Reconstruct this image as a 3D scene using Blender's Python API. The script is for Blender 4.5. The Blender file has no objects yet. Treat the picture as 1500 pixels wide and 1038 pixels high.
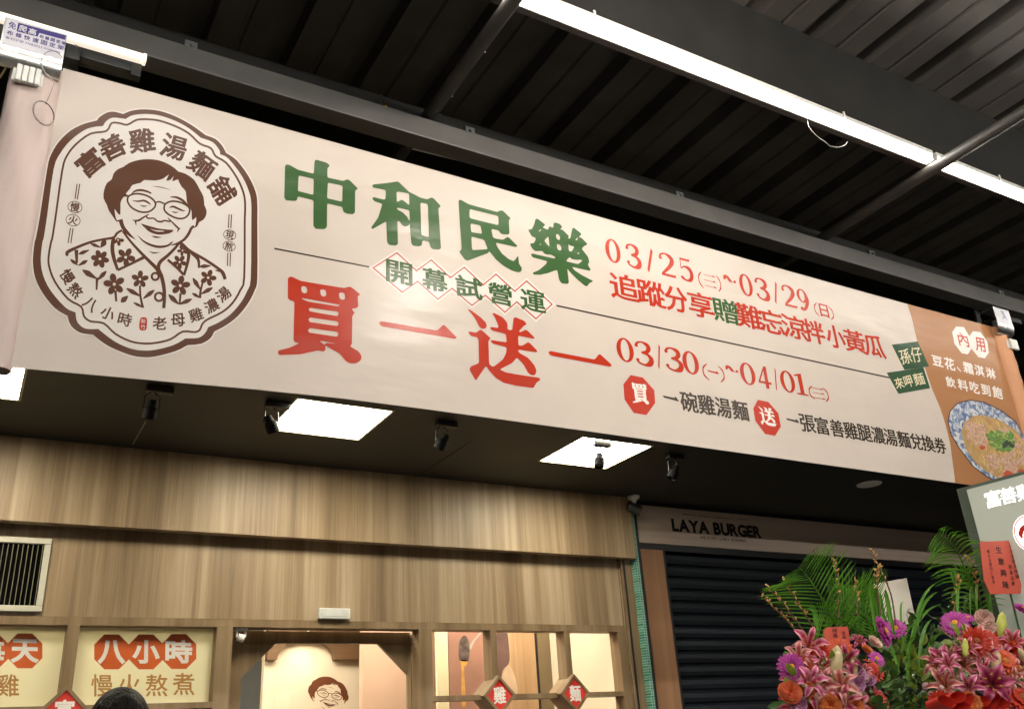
import bpy, bmesh, math, random
from mathutils import Vector, Matrix
R_ = math.radians
S = bpy.context.scene
C = S.collection

# ------------------------------------------------------------------ camera
F_PX = 1336.09                      # focal length in photo pixels (1500 px wide photo)
AX = Vector((2430, 434, 1336.09)).normalized()
AY = Vector((-850, 646, 1336.09)); AY = (AY - AX * AY.dot(AX)).normalized()
AZ = AX.cross(AY)
if AZ.y > 0: AZ = -AZ
H = 1.5
CAM = Vector((0, 0, H))
def ray(px, py):
    c = Vector((px - 750, py - 519, F_PX))
    return Vector((AX.dot(c), AY.dot(c), AZ.dot(c)))
right = Vector((AX.x, AY.x, AZ.x)); down = Vector((AX.y, AY.y, AZ.y)); fwd = Vector((AX.z, AY.z, AZ.z))
cam = bpy.data.cameras.new('camera'); co = bpy.data.objects.new('camera', cam); C.objects.link(co)
M = Matrix((right, -down, -fwd)).transposed().to_4x4(); M.translation = CAM
co.matrix_world = M
cam.sensor_width = 36; cam.lens = 36 * F_PX / 1500; cam.clip_start = 0.05; cam.clip_end = 300
S.camera = co
def onY(px, py, Y): return CAM + ray(px, py) * (Y / ray(px, py).y)
def onZ(px, py, Z): return CAM + ray(px, py) * ((Z - H) / ray(px, py).z)

# ------------------------------------------------------------------ world and exposure
W = bpy.data.worlds.new('World'); S.world = W; W.use_nodes = True
bg = W.node_tree.nodes['Background']
sky = W.node_tree.nodes.new('ShaderNodeTexSky'); sky.sky_type = 'NISHITA'; sky.sun_disc = False
sky.sun_elevation = R_(-6); sky.sun_rotation = R_(200)
W.node_tree.links.new(sky.outputs[0], bg.inputs[0]); bg.inputs[1].default_value = 0.08
S.view_settings.view_transform = 'Standard'; S.view_settings.look = 'None'
S.view_settings.gamma = 1; S.view_settings.exposure = 1.0
S.cycles.use_denoising = True
S.cycles.max_bounces = 6; S.cycles.diffuse_bounces = 3; S.cycles.glossy_bounces = 3; S.cycles.transmission_bounces = 4; S.cycles.transparent_max_bounces = 8
S.cycles.sample_clamp_indirect = 3
random.seed(7)
rnd = random.random
def ru(a, b): return a + (b - a) * rnd()

# strengths of the lamps the place has
E_PANEL = 23.0; E_TUBE = 21.0; E_OLDTUBE = .48; E_FLOOD = 150.0; E_ROOM = 12.0

# ------------------------------------------------------------------ materials
def mat(name, col, rough=0.6, spec=0.5, metal=0.0, var=0.12, vs=14.0, bump=0.0, bs=60.0, stretch=(1, 1, 1), col2=None, coat=0):
    m = bpy.data.materials.new(name); m.use_nodes = True
    nt = m.node_tree; b = nt.nodes['Principled BSDF']
    b.inputs['Roughness'].default_value = rough; b.inputs['Metallic'].default_value = metal
    b.inputs['Specular IOR Level'].default_value = spec
    b.inputs['Coat Weight'].default_value = coat
    tc = nt.nodes.new('ShaderNodeTexCoord'); mp = nt.nodes.new('ShaderNodeMapping'); mp.inputs['Scale'].default_value = stretch
    nt.links.new(tc.outputs['Object'], mp.inputs[0])
    n = nt.nodes.new('ShaderNodeTexNoise'); n.inputs['Scale'].default_value = vs; n.inputs['Detail'].default_value = 5
    nt.links.new(mp.outputs[0], n.inputs[0])
    r = nt.nodes.new('ShaderNodeValToRGB'); r.color_ramp.elements[0].position = .3; r.color_ramp.elements[1].position = .7
    c2 = col2 or tuple(min(1, c * (1 + var)) for c in col); c1 = col if col2 else tuple(c * (1 - var) for c in col)
    r.color_ramp.elements[0].color = (*c1, 1); r.color_ramp.elements[1].color = (*c2, 1)
    nt.links.new(n.outputs[0], r.inputs[0]); nt.links.new(r.outputs[0], b.inputs['Base Color'])
    if bump:
        n2 = nt.nodes.new('ShaderNodeTexNoise'); n2.inputs['Scale'].default_value = bs; n2.inputs['Detail'].default_value = 4
        nt.links.new(mp.outputs[0], n2.inputs[0])
        bp = nt.nodes.new('ShaderNodeBump'); bp.inputs['Strength'].default_value = bump; bp.inputs['Distance'].default_value = .01
        nt.links.new(n2.outputs[0], bp.inputs['Height']); nt.links.new(bp.outputs[0], b.inputs['Normal'])
    return m
def emit(name, col, st):
    m = bpy.data.materials.new(name); m.use_nodes = True; nt = m.node_tree
    b = nt.nodes['Principled BSDF']; b.inputs['Base Color'].default_value = (*[min(.8, c) for c in col], 1)
    b.inputs['Emission Color'].default_value = (*col, 1); b.inputs['Emission Strength'].default_value = st
    return m
def wood(name, cols, gscale=1.0, axis='Z', rough=0.45, seed=0.0, plank=0.0):
    """wood laminate: grain runs along axis; broad tone bands, fine streaks"""
    m = bpy.data.materials.new(name); m.use_nodes = True; nt = m.node_tree; b = nt.nodes['Principled BSDF']
    b.inputs['Roughness'].default_value = rough; b.inputs['Specular IOR Level'].default_value = .35
    tc = nt.nodes.new('ShaderNodeTexCoord')
    def noise(sc, det, dist, rough_=.5):
        mp = nt.nodes.new('ShaderNodeMapping'); s = [sc, sc, sc]; s['XYZ'.index(axis)] = sc * .022
        mp.inputs['Scale'].default_value = s; mp.inputs['Location'].default_value = (seed, seed * 2, seed)
        nt.links.new(tc.outputs['Object'], mp.inputs[0])
        n = nt.nodes.new('ShaderNodeTexNoise'); n.inputs['Scale'].default_value = gscale; n.inputs['Detail'].default_value = det
        n.inputs['Distortion'].default_value = dist; n.inputs['Roughness'].default_value = rough_
        nt.links.new(mp.outputs[0], n.inputs[0]); return n
    a = noise(6.5, 3, .35); f = noise(30, 6, .45, .6); g = noise(210, 4, .1, .7)
    def mth(op, x, y):
        n = nt.nodes.new('ShaderNodeMath'); n.operation = op
        for i, v in enumerate((x, y)):
            if isinstance(v, (int, float)): n.inputs[i].default_value = v
            else: nt.links.new(v, n.inputs[i])
        return n.outputs[0]
    t = mth('ADD', mth('MULTIPLY', a.outputs[0], .56), mth('ADD', mth('MULTIPLY', f.outputs[0], .30), mth('MULTIPLY', g.outputs[0], .14)))
    r = nt.nodes.new('ShaderNodeValToRGB'); e = r.color_ramp.elements
    e[0].position = .38; e[0].color = (*cols[0], 1); e[1].position = .62; e[1].color = (*cols[2], 1)
    k = e.new(.5); k.color = (*cols[1], 1)
    nt.links.new(t, r.inputs[0]); nt.links.new(r.outputs[0], b.inputs['Base Color'])
    bp = nt.nodes.new('ShaderNodeBump'); bp.inputs['Strength'].default_value = .12; bp.inputs['Distance'].default_value = .003
    nt.links.new(f.outputs[0], bp.inputs['Height']); nt.links.new(bp.outputs[0], b.inputs['Normal'])
    return m
def glass(name, tint=(1, 1, 1), f=.10):
    m = bpy.data.materials.new(name); m.use_nodes = True; nt = m.node_tree
    nt.nodes.remove(nt.nodes['Principled BSDF']); out = nt.nodes['Material Output']
    t = nt.nodes.new('ShaderNodeBsdfTransparent'); t.inputs[0].default_value = (*tint, 1)
    g = nt.nodes.new('ShaderNodeBsdfGlossy'); g.inputs['Roughness'].default_value = .02
    lw = nt.nodes.new('ShaderNodeLayerWeight'); pw = nt.nodes.new('ShaderNodeMath'); pw.operation = 'POWER'; pw.inputs[1].default_value = 4.0
    fr = nt.nodes.new('ShaderNodeMath'); fr.operation = 'MULTIPLY_ADD'; fr.inputs[1].default_value = .9; fr.inputs[2].default_value = .045
    nt.links.new(lw.outputs['Facing'], pw.inputs[0]); nt.links.new(pw.outputs[0], fr.inputs[0])
    mx = nt.nodes.new('ShaderNodeMixShader')
    nt.links.new(fr.outputs[0], mx.inputs[0]); nt.links.new(t.outputs[0], mx.inputs[1]); nt.links.new(g.outputs[0], mx.inputs[2])
    nt.links.new(mx.outputs[0], out.inputs[0]); return m
def print_mat(name, col, rough=.25, var=.03):
    """printed vinyl: even ink, soft sheen, long shallow waves of the cloth"""
    m = mat(name, col, rough=rough, spec=.20, var=var, vs=5)
    nt = m.node_tree; b = nt.nodes['Principled BSDF']
    tc = nt.nodes.new('ShaderNodeTexCoord')
    mp = nt.nodes.new('ShaderNodeMapping'); mp.inputs['Scale'].default_value = (1.1, 1, 3.2); mp.inputs['Rotation'].default_value = (0, R_(8), 0)
    nt.links.new(tc.outputs['Object'], mp.inputs[0])
    n = nt.nodes.new('ShaderNodeTexNoise'); n.inputs['Scale'].default_value = 1.7; n.inputs['Detail'].default_value = 3; n.inputs['Roughness'].default_value = .45
    nt.links.new(mp.outputs[0], n.inputs[0])
    n2 = nt.nodes.new('ShaderNodeTexNoise'); n2.inputs['Scale'].default_value = 900; n2.inputs['Detail'].default_value = 1
    nt.links.new(tc.outputs['Object'], n2.inputs[0])
    b1 = nt.nodes.new('ShaderNodeBump'); b1.inputs['Strength'].default_value = .24; b1.inputs['Distance'].default_value = .05
    b2 = nt.nodes.new('ShaderNodeBump'); b2.inputs['Strength'].default_value = .12; b2.inputs['Distance'].default_value = .001
    nt.links.new(n.outputs[0], b1.inputs['Height']); nt.links.new(n2.outputs[0], b2.inputs['Height'])
    nt.links.new(b1.outputs[0], b2.inputs['Normal']); nt.links.new(b2.outputs[0], b.inputs['Normal'])
    return m

M_CLOTH = print_mat('vinyl_cream', (.58, .505, .442))
M_WHITEINK = print_mat('vinyl_white', (.70, .645, .60))
M_GREEN = print_mat('ink_green', (.034, .095, .024))
M_DKGREEN = print_mat('ink_dark_green', (.030, .075, .035))
M_RED = print_mat('ink_red', (.42, .026, .006))
M_DEEPRED = print_mat('ink_deep_red', (.47, .035, .015))
M_BROWN = print_mat('ink_brown', (.105, .045, .026))
M_BLACKINK = print_mat('ink_black', (.045, .032, .022))
M_ORANGE = print_mat('ink_orange_brown', (.38, .175, .075))
M_PAPERWHITE = print_mat('ink_off_white', (.78, .72, .66))
M_CREAMINK = print_mat('ink_cream', (.70, .62, .42))
M_STEEL_DK = mat('painted_steel_dark', (.016, .0155, .014), .5, var=.25, vs=6, bump=.05)
M_STEEL_GREY = mat('painted_steel_grey', (.085, .080, .075), .45, var=.15, vs=7, bump=.06, bs=30)
M_BLACK = mat('black_plastic', (.012, .012, .012), .4)
M_MATTE = mat('matte_black', (.008, .008, .008), .7, spec=.15)
M_DKDECK = mat('roof_deck_paint', (.105, .095, .083), .55, var=.25, vs=3, bump=.04)
M_PIPE = mat('pipe_paint', (.040, .035, .030), .58, var=.3, vs=9, bump=.05)
M_CEIL = mat('ceiling_paint', (.023, .022, .016), .6, var=.12, vs=2.5)
M_WHITEPL = mat('white_plastic', (.72, .72, .68), .4, var=.05)
M_ALU = mat('aluminium', (.62, .62, .60), .28, metal=1, var=.1, vs=30)
M_CHROME = mat('polished_wire', (.22, .20, .18), .25, metal=1, var=.2, vs=40)
M_BRASS = mat('brass', (.6, .38, .10), .3, metal=1)
M_WOOD = wood('laminate_wood', ((.180, .120, .068), (.300, .212, .126), (.44, .335, .222)), seed=1.3)
M_WOODF = wood('laminate_frame', ((.15, .095, .047), (.21, .14, .075), (.27, .19, .11)), gscale=1.4, seed=4.1)
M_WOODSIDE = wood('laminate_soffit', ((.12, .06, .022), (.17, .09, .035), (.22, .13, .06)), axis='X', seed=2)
M_WOODN = wood('neighbour_wood', ((.42, .32, .26), (.52, .41, .34), (.60, .49, .41)), axis='X', gscale=.7, seed=8)
M_WOODP = wood('neighbour_post', ((.26, .125, .06), (.36, .19, .10), (.45, .26, .145)), gscale=.6, seed=9)
M_FILM = mat('cream_window_film', (.92, .88, .68), .35, var=.03, vs=3)
def translucent(m, w):
    nt = m.node_tree; b = nt.nodes['Principled BSDF']; out = nt.nodes['Material Output']
    t = nt.nodes.new('ShaderNodeBsdfTranslucent'); mx = nt.nodes.new('ShaderNodeMixShader'); mx.inputs[0].default_value = w
    src = b.inputs['Base Color'].links[0].from_socket
    nt.links.new(src, t.inputs[0]); nt.links.new(b.outputs[0], mx.inputs[1]); nt.links.new(t.outputs[0], mx.inputs[2]); nt.links.new(mx.outputs[0], out.inputs[0])
translucent(M_FILM, .42)
M_FILMRED = mat('film_orange_red', (.66, .13, .03), .4, var=.05)
M_FILMTAN = mat('film_tan', (.50, .25, .07), .4, var=.05)
M_FILMWHITE = mat('film_white', (.85, .83, .78), .4, var=.03)
M_SIGNRED = mat('sign_red', (.62, .03, .015), .4, var=.08)
M_GLASS = glass('window_glass')
M_WALLCREAM = mat('interior_plaster', (.74, .62, .46), .7, var=.04, vs=3)
M_WALLPINK = mat('interior_wall_pink', (.60, .40, .28), .6, var=.05, vs=3)
M_SHUTTER = mat('shutter_metal', (.006, .010, .016), .5, var=.35, vs=4, stretch=(.3, 1, 6), bump=.06)
M_PANEL = emit('lit_diffuser', (1.0, .93, .74), E_PANEL)
M_TUBE = emit('lit_led_tube', (1.0, .955, .87), E_TUBE)
M_STREETTUBE = emit('lit_street_tube', (1.0, .955, .87), 82.0)
M_OLDTUBE = emit('dim_lit_tube', (1.0, .86, .70), E_OLDTUBE)
M_FLOOD = emit('lit_floodlight', (1.0, .90, .80), E_FLOOD)
M_ROOMLAMP = emit('lit_room_lamp', (1.0, .91, .74), E_ROOM)

# ------------------------------------------------------------------ object helpers
def tag(o, label, cat, group=None, kind=None):
    if label: o['label'] = label
    if cat: o['category'] = cat
    if group: o['group'] = group
    if kind: o['kind'] = kind
    return o
def thing(name, label, cat, loc=(0, 0, 0), group=None):
    o = bpy.data.objects.new(name, None); o.empty_display_size = .1; C.objects.link(o); o.location = loc
    return tag(o, label, cat, group)
def link(name, me, mats, parent=None):
    o = bpy.data.objects.new(name, me); C.objects.link(o)
    for m in (mats if isinstance(mats, (list, tuple)) else [mats]): me.materials.append(m)
    if parent is not None:
        o.parent = parent
        # mesh is written in world metres; undo every ancestor's offset
        off = Vector((0, 0, 0)); p = parent
        while p: off += Vector(p.location); p = p.parent
        o.location = -off
    return o
def obj(name, bm, mats, parent=None, smooth=False):
    me = bpy.data.meshes.new(name); bmesh.ops.recalc_face_normals(bm, faces=bm.faces); bm.to_mesh(me); bm.free()
    if smooth:
        for p in me.polygons: p.use_smooth = True
    return link(name, me, mats, parent)
def BM(): return bmesh.new()
def bx(bm, x0, x1, y0, y1, z0, z1, bev=0.0):
    t = bmesh.new(); bmesh.ops.create_cube(t, size=1)
    for v in t.verts:
        v.co = Vector(((x0 + x1) / 2 + v.co.x * (x1 - x0), (y0 + y1) / 2 + v.co.y * (y1 - y0), (z0 + z1) / 2 + v.co.z * (z1 - z0)))
    if bev: bmesh.ops.bevel(t, geom=list(t.edges), offset=bev, segments=2, affect='EDGES', profile=.6)
    me = bpy.data.meshes.new('t'); t.to_mesh(me); t.free(); bm.from_mesh(me); bpy.data.meshes.remove(me)
def tube(bm, pts, r, n=10, cap=True):
    pts = [Vector(p) for p in pts]; rs = r if isinstance(r, (list, tuple)) else [r] * len(pts)
    rings = []; prev = None
    for i, p in enumerate(pts):
        d = (pts[min(i + 1, len(pts) - 1)] - pts[max(i - 1, 0)]).normalized()
        a = Vector((0, 0, 1)) if abs(d.z) < .9 else Vector((1, 0, 0))
        if prev is not None: a = prev
        u = (a - d * a.dot(d)).normalized(); v = d.cross(u); prev = u
        rings.append([bm.verts.new(p + (u * math.cos(2 * math.pi * k / n) + v * math.sin(2 * math.pi * k / n)) * rs[i]) for k in range(n)])
    for a, b in zip(rings, rings[1:]):
        for k in range(n): bm.faces.new((a[k], a[(k + 1) % n], b[(k + 1) % n], b[k]))
    if cap:
        bm.faces.new(rings[0][::-1]); bm.faces.new(rings[-1])
def lathe(bm, prof, mtx, n=20):
    rings = []
    for r, z in prof:
        rings.append([bm.verts.new(mtx @ Vector((r * math.cos(2 * math.pi * k / n), r * math.sin(2 * math.pi * k / n), z))) for k in range(n)])
    for a, b in zip(rings, rings[1:]):
        for k in range(n): bm.faces.new((a[k], a[(k + 1) % n], b[(k + 1) % n], b[k]))
    bm.faces.new(rings[0][::-1]); bm.faces.new(rings[-1])
def prism(bm, pts, y0, y1):
    """XZ outline extruded along Y"""
    a = [bm.verts.new((x, y0, z)) for x, z in pts]; b = [bm.verts.new((x, y1, z)) for x, z in pts]; n = len(pts)
    bm.faces.new(a); bm.faces.new(b[::-1])
    for i in range(n): bm.faces.new((a[i], b[i], b[(i + 1) % n], a[(i + 1) % n]))
def sweep_tree(o, off, label=None, parent=None):
    """copy of a thing with copies of its parts and sub-parts"""
    c = o.copy(); C.objects.link(c)
    if parent is None: c.location = Vector(o.location) + Vector(off)
    else: c.parent = parent
    if label: c['label'] = label
    for ch in list(o.children): sweep_tree(ch, off, None, c)
    return c

# ------------------------------------------------------------------ flat artwork (print, lettering) on a real surface
class Surf:
    def __init__(s, O, U, V, N): s.O, s.U, s.V, s.N = Vector(O), Vector(U).normalized(), Vector(V).normalized(), Vector(N).normalized()
    def uv(s, px, py):
        d = ray(px, py); p = CAM + d * ((s.O - CAM).dot(s.N) / d.dot(s.N)) - s.O
        return (p.dot(s.U), p.dot(s.V))
    def u_at(s, px, v):
        lo, hi = -3.0, 14.0
        def sx(u):
            q = s.O + s.U * u + s.V * v - CAM; c = Vector((right.dot(q), down.dot(q), fwd.dot(q))); return 750 + F_PX * c.x / c.z if c.z > .05 else -1e9
        for _ in range(50):
            m = (lo + hi) / 2
            if sx(m) < px: lo = m
            else: hi = m
        return (lo + hi) / 2
    def pt(s, u, v, off=0): return s.O + s.U * u + s.V * v + s.N * off

def catmull(pts, closed=True, k=4):
    n = len(pts); out = []
    rng = range(n) if closed else range(n - 1)
    for i in rng:
        if closed: p0, p1, p2, p3 = pts[i - 1], pts[i], pts[(i + 1) % n], pts[(i + 2) % n]
        else: p0, p1, p2, p3 = pts[max(i - 1, 0)], pts[i], pts[i + 1], pts[min(i + 2, n - 1)]
        for j in range(k):
            t = j / k
            out.append(tuple(.5 * (2 * b + (c - a) * t + (2 * a - 5 * b + 4 * c - d) * t * t + (3 * b - a - 3 * c + d) * t ** 3) for a, b, c, d in zip(p0, p1, p2, p3)))
    if not closed: out.append(tuple(pts[-1]))
    return out
def rounded(pts, cut=.28, mx=9.0):
    """clip each corner with a short two-segment arc, as the rounded type does"""
    out = []; n = len(pts)
    for i in range(n):
        a, b, c = pts[i - 1], pts[i], pts[(i + 1) % n]
        def tow(p, q):
            d = math.hypot(q[0] - p[0], q[1] - p[1]) or 1; t = min(cut * d, mx) / d
            return (p[0] + (q[0] - p[0]) * t, p[1] + (q[1] - p[1]) * t)
        e, g = tow(b, a), tow(b, c)
        out += [e, tuple(.25 * e[k] + .5 * b[k] + .25 * g[k] for k in (0, 1)), g]
    return out
def stroke(pts, ws, k=5, closed=False):
    """variable width brush line -> polygon(s)"""
    if not isinstance(ws, (list, tuple)): ws = [ws] * len(pts)
    P = catmull([(p[0], p[1], w) for p, w in zip(pts, ws)], closed, k)
    n = len(P); L = []; Rr = []
    for i in range(n):
        a, b = (P[i - 1], P[(i + 1) % n]) if closed else (P[max(i - 1, 0)], P[min(i + 1, n - 1)])
        dx, dy = b[0] - a[0], b[1] - a[1]; l = math.hypot(dx, dy) or 1; nx, ny = -dy / l, dx / l
        w = max(P[i][2], .004) / 2
        L.append((P[i][0] + nx * w, P[i][1] + ny * w)); Rr.append((P[i][0] - nx * w, P[i][1] - ny * w))
    if closed: return [L, Rr]
    return [L + Rr[::-1]]
def ellipse(cx, cy, rx, ry, rot=0, n=20):
    c, s = math.cos(rot), math.sin(rot)
    return [(cx + rx * math.cos(t) * c - ry * math.sin(t) * s, cy + rx * math.cos(t) * s + ry * math.sin(t) * c) for t in (2 * math.pi * i / n for i in range(n))]
def crop(x0, y0, sc, pts): return [(x0 + p[0] / sc, y0 + p[1] / sc) for p in pts]

def fill_mesh(polys, bevel=0.0, sx=1.0):
    """even-odd fill of polygons (metres) -> list of (verts2d+z, faces)"""
    cu = bpy.data.curves.new('c', 'CURVE'); cu.dimensions = '2D'; cu.fill_mode = 'FRONT'
    for p in polys:
        s = cu.splines.new('POLY'); s.points.add(len(p) - 1); s.use_cyclic_u = True
        for i, q in enumerate(p): s.points[i].co = (q[0] / sx, q[1], 0, 1)
    if bevel: cu.bevel_depth = bevel; cu.bevel_resolution = 0
    o = bpy.data.objects.new('c', cu); C.objects.link(o)
    dg = bpy.context.evaluated_depsgraph_get(); me = bpy.data.meshes.new_from_object(o.evaluated_get(dg))
    V = [(v.co.x * sx, v.co.y, v.co.z) for v in me.vertices]; Fc = [tuple(p.vertices) for p in me.polygons]
    bpy.data.objects.remove(o); bpy.data.curves.remove(cu); bpy.data.meshes.remove(me)
    return V, Fc
class Art:
    """collects filled outlines on a Surf; one mesh object per build"""
    def __init__(s, surf, layer): s.f, s.off, s.V, s.F, s.g = surf, layer * .0004, [], [], 0
    def add_uv(s, polys, bevel=0.0, sx=1.0):
        if not polys: return s
        V, Fc = fill_mesh(polys, bevel, sx); b = len(s.V); o = s.off + (s.g % 60) * .000006; s.g += 1
        if bevel: o -= .0001
        s.V += [s.f.pt(x, y, o + z * .08) for x, y, z in V]; s.F += [tuple(b + i for i in f) for f in Fc]
        return s
    def px(s, polys): return s.add_uv([[s.f.uv(*q) for q in p] for p in polys])
    def strip(s, L, Rr, closed=True):
        b = len(s.V); n = len(L); o = s.off + (s.g % 60) * .000006; s.g += 1
        for l, r in zip(L, Rr): s.V += [s.f.pt(*s.f.uv(*l), o), s.f.pt(*s.f.uv(*r), o)]
        for i in range(n if closed else n - 1): j = (i + 1) % n; s.F.append((b + 2 * i, b + 2 * i + 1, b + 2 * j + 1, b + 2 * j))
        return s
    def build(s, name, m, parent):
        me = bpy.data.meshes.new(name); me.from_pydata(s.V, [], s.F)
        # every facet looks out of the sheet
        o = link(name, me, m, parent); bm = bmesh.new(); bm.from_mesh(me)
        for f in bm.faces:
            f.normal_update()
            if f.normal.dot(s.f.N) < 0: f.normal_flip()
        bm.to_mesh(me); bm.free(); return o

_gc = {}
def glyph(ch):
    """outline of a character of Blender's own interface font, unit em"""
    if ch in _gc: return _gc[ch]
    cu = bpy.data.curves.new('g', 'FONT'); cu.body = ch; cu.size = 1
    o = bpy.data.objects.new('g', cu); C.objects.link(o)
    dg = bpy.context.evaluated_depsgraph_get(); c2 = o.evaluated_get(dg).to_curve(dg); out = []
    for s in c2.splines:
        bp = s.bezier_points; n = len(bp); pts = []
        for i in range(n):
            a, b = bp[i], bp[(i + 1) % n]; p0, p1, p2, p3 = a.co, a.handle_right, b.handle_left, b.co
            st = (p1 - p0).cross(p3 - p0).length < 1e-4 and (p2 - p0).cross(p3 - p0).length < 1e-4
            k = 1 if st else 4
            for j in range(k):
                t = j / k; q = p0 * (1 - t) ** 3 + p1 * 3 * t * (1 - t) ** 2 + p2 * 3 * t * t * (1 - t) + p3 * t ** 3
                if not pts or abs(q.x - pts[-1][0]) + abs(q.y - pts[-1][1]) > 1e-4: pts.append((q.x, q.y))
        if len(pts) > 2: out.append(pts)
    o.to_curve_clear(); bpy.data.objects.remove(o); bpy.data.curves.remove(cu)
    A = sum(.5 * sum(p[i - 1][0] * p[i][1] - p[i][0] * p[i - 1][1] for i in range(len(p))) for p in out)
    tri = []
    for p in out:                       # small wedge serifs at the right ends of horizontal strokes
        n = len(p)
        for i in range(n):
            z, a, b, c = p[i - 1], p[i], p[(i + 1) % n], p[(i + 2) % n]
            if abs(b[0] - a[0]) < .012 and .035 < abs(b[1] - a[1]) < .09 and (b[1] - a[1]) * (1 if A > 0 else -1) > 0 and z[0] < a[0] - .09 and c[0] < b[0] - .09:
                top, bot, xx = max(a[1], b[1]), min(a[1], b[1]), max(a[0], b[0])
                tri.append([(xx + .03, bot), (xx - .045, top + .05), (xx - .13, top - .004), (xx - .10, bot)])
    X = [q[0] for p in out for q in p]; Y = [q[1] for p in out for q in p]
    _gc[ch] = (out, tri, min(X), max(X), min(Y), max(Y)); return _gc[ch]
# serif numerals and signs in a unit box, drawn as brush lines (x, y up)
def _num():
    D = {}
    D['0'] = [[catmull(ellipse(.5, .5, .5, .5, 0, 16)), catmull(ellipse(.5, .5, .245, .435, 0, 16))]]
    D['3'] = [stroke([(.10, .80), (.20, .92), (.45, .975), (.74, .88), (.80, .74), (.66, .59), (.36, .53)], [.15, .095, .07, .20, .25, .16, .07]),
              stroke([(.36, .53), (.70, .48), (.89, .30), (.80, .12), (.50, .025), (.18, .09), (.10, .20)], [.07, .13, .25, .25, .095, .09, .15]), [ellipse(.12, .79, .10, .058)], [ellipse(.11, .20, .10, .058)]]
    D['2'] = [stroke([(.10, .74), (.16, .89), (.45, .975), (.76, .86), (.84, .70), (.66, .46), (.34, .22), (.10, .05)], [.14, .10, .07, .21, .26, .19, .13, .09]), [ellipse(.13, .745, .105, .058)],
              [[(.06, .0), (.94, .0), (1.0, .16), (.93, .10), (.12, .10)]]]
    D['5'] = [[[(.12, .985), (.20, .885), (.84, .885), (.90, .985)]], [[(.12, .98), (.175, .98), (.16, .52), (.10, .50)]],
              stroke([(.13, .51), (.42, .62), (.78, .54), (.89, .32), (.76, .10), (.44, .025), (.14, .12)], [.05, .08, .22, .26, .19, .08, .15]), [ellipse(.13, .13, .105, .058)]]
    D['9'] = [[catmull(ellipse(.47, .68, .45, .32, 0, 14)), catmull(ellipse(.46, .68, .22, .26, 0, 14))], stroke([(.83, .74), (.86, .52), (.72, .26), (.48, .06), (.20, .03)], [.16, .26, .22, .14, .10]), [ellipse(.26, .07, .14, .07)]]
    D['4'] = [[[(.58, 1.0), (.76, 1.0), (.76, .30), (.98, .30), (.98, .20), (.76, .20), (.76, .0), (.52, .0), (.52, .20), (.02, .20), (.02, .28)], [(.52, .30), (.16, .30), (.52, .80)]]]
    D['1'] = [[[(.40, .96), (.66, 1.0), (.66, .08), (.92, .05), (.92, .0), (.10, .0), (.10, .05), (.38, .08), (.38, .87), (.10, .83), (.10, .88)]]]
    D['/'] = [stroke([(.16, .01), (.84, .99)], [.22, .22])]
    D['('] = [stroke([(.95, 1.0), (.30, .75), (.16, .5), (.30, .25), (.95, 0)], [.05, .15, .18, .15, .05])]
    D[')'] = [stroke([(.05, 1.0), (.70, .75), (.84, .5), (.70, .25), (.05, 0)], [.05, .15, .18, .15, .05])]
    D['~'] = [stroke([(.04, .45), (.16, .85), (.34, .80), (.62, .28), (.82, .18), (.97, .60)], [.15, .30, .30, .28, .30, .15])]
    one = lambda y0, h: [(0, y0), (.72, y0), (.84, y0 + h * 1.9), (1, y0 - h * .6), (.98, y0 - h), (.06, y0 - h)]
    D['一'] = [[[(0, .62), (.03, .72), (.74, .60), (.82, .98), (1, .10), (.97, .0), (.05, .32)]]]
    D['三'] = [[one(.90, .042)], [one(.50, .042)], [one(.08, .042)]]
    return D
NUM = _num()
def text_uv(art, ch, q, w=0.0, sx=1.0, serif=True):
    """fit a character's ink box into the parallelogram q = (bl, br, tl) in surface metres"""
    (bx0, by0), (bx1, by1), (tx, ty) = q
    def mp(a, b): return (bx0 + (bx1 - bx0) * a + (tx - bx0) * b, by0 + (by1 - by0) * a + (ty - by0) * b)
    if ch in NUM:
        for grp in NUM[ch]: art.add_uv([[mp(*p) for p in g] for g in grp])
        return
    out, tri, x0, x1, y0, y1 = glyph(ch)
    if ch in '1l|I': x0, x1 = x0 - .1, x1 + .1
    n = lambda p: mp((p[0] - x0) / (x1 - x0), (p[1] - y0) / (y1 - y0))
    art.add_uv([[n(p) for p in g] for g in out], w, sx)
    if serif and tri:
        for g in tri: art.add_uv([[n(p) for p in g]])
def row(art, zb, zt, items, w=0.0, sx=1.0, serif=True):
    """characters on one level line: items (char, photo x left, photo x right[, low fraction, high fraction])"""
    for it in items:
        ch, xl, xr = it[:3]; lo, hi = it[3:5] if len(it) > 3 else (0, 1)
        b, t = zb + (zt - zb) * lo, zb + (zt - zb) * hi; m = (b + t) / 2
        u0, u1 = art.f.u_at(xl, m), art.f.u_at(xr, m)
        text_uv(art, ch, ((u0, b), (u1, b), (u0, t)), w, sx, serif)
def at_px(art, ch, c, ang, w_, h_, bold=0.0, sx=1.0, serif=False):
    """character centred on photo point c, turned by ang degrees clockwise, w_ x h_ photo pixels"""
    a = R_(ang); r = (math.cos(a) * w_ / 2, math.sin(a) * w_ / 2); u = (math.sin(a) * h_ / 2, -math.cos(a) * h_ / 2)
    f = art.f.uv
    text_uv(art, ch, (f(c[0] - r[0] - u[0], c[1] - r[1] - u[1]), f(c[0] + r[0] - u[0], c[1] + r[1] - u[1]), f(c[0] - r[0] + u[0], c[1] - r[1] + u[1])), bold, sx, serif)
def quad_px(art, ch, tl, tr, bl, bold=0.0, sx=1.0, serif=False):
    f = art.f.uv; a, b, c = f(*tl), f(*tr), f(*bl)
    text_uv(art, ch, (c, (b[0] - a[0] + c[0], b[1] - a[1] + c[1]), a), bold, sx, serif)
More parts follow.
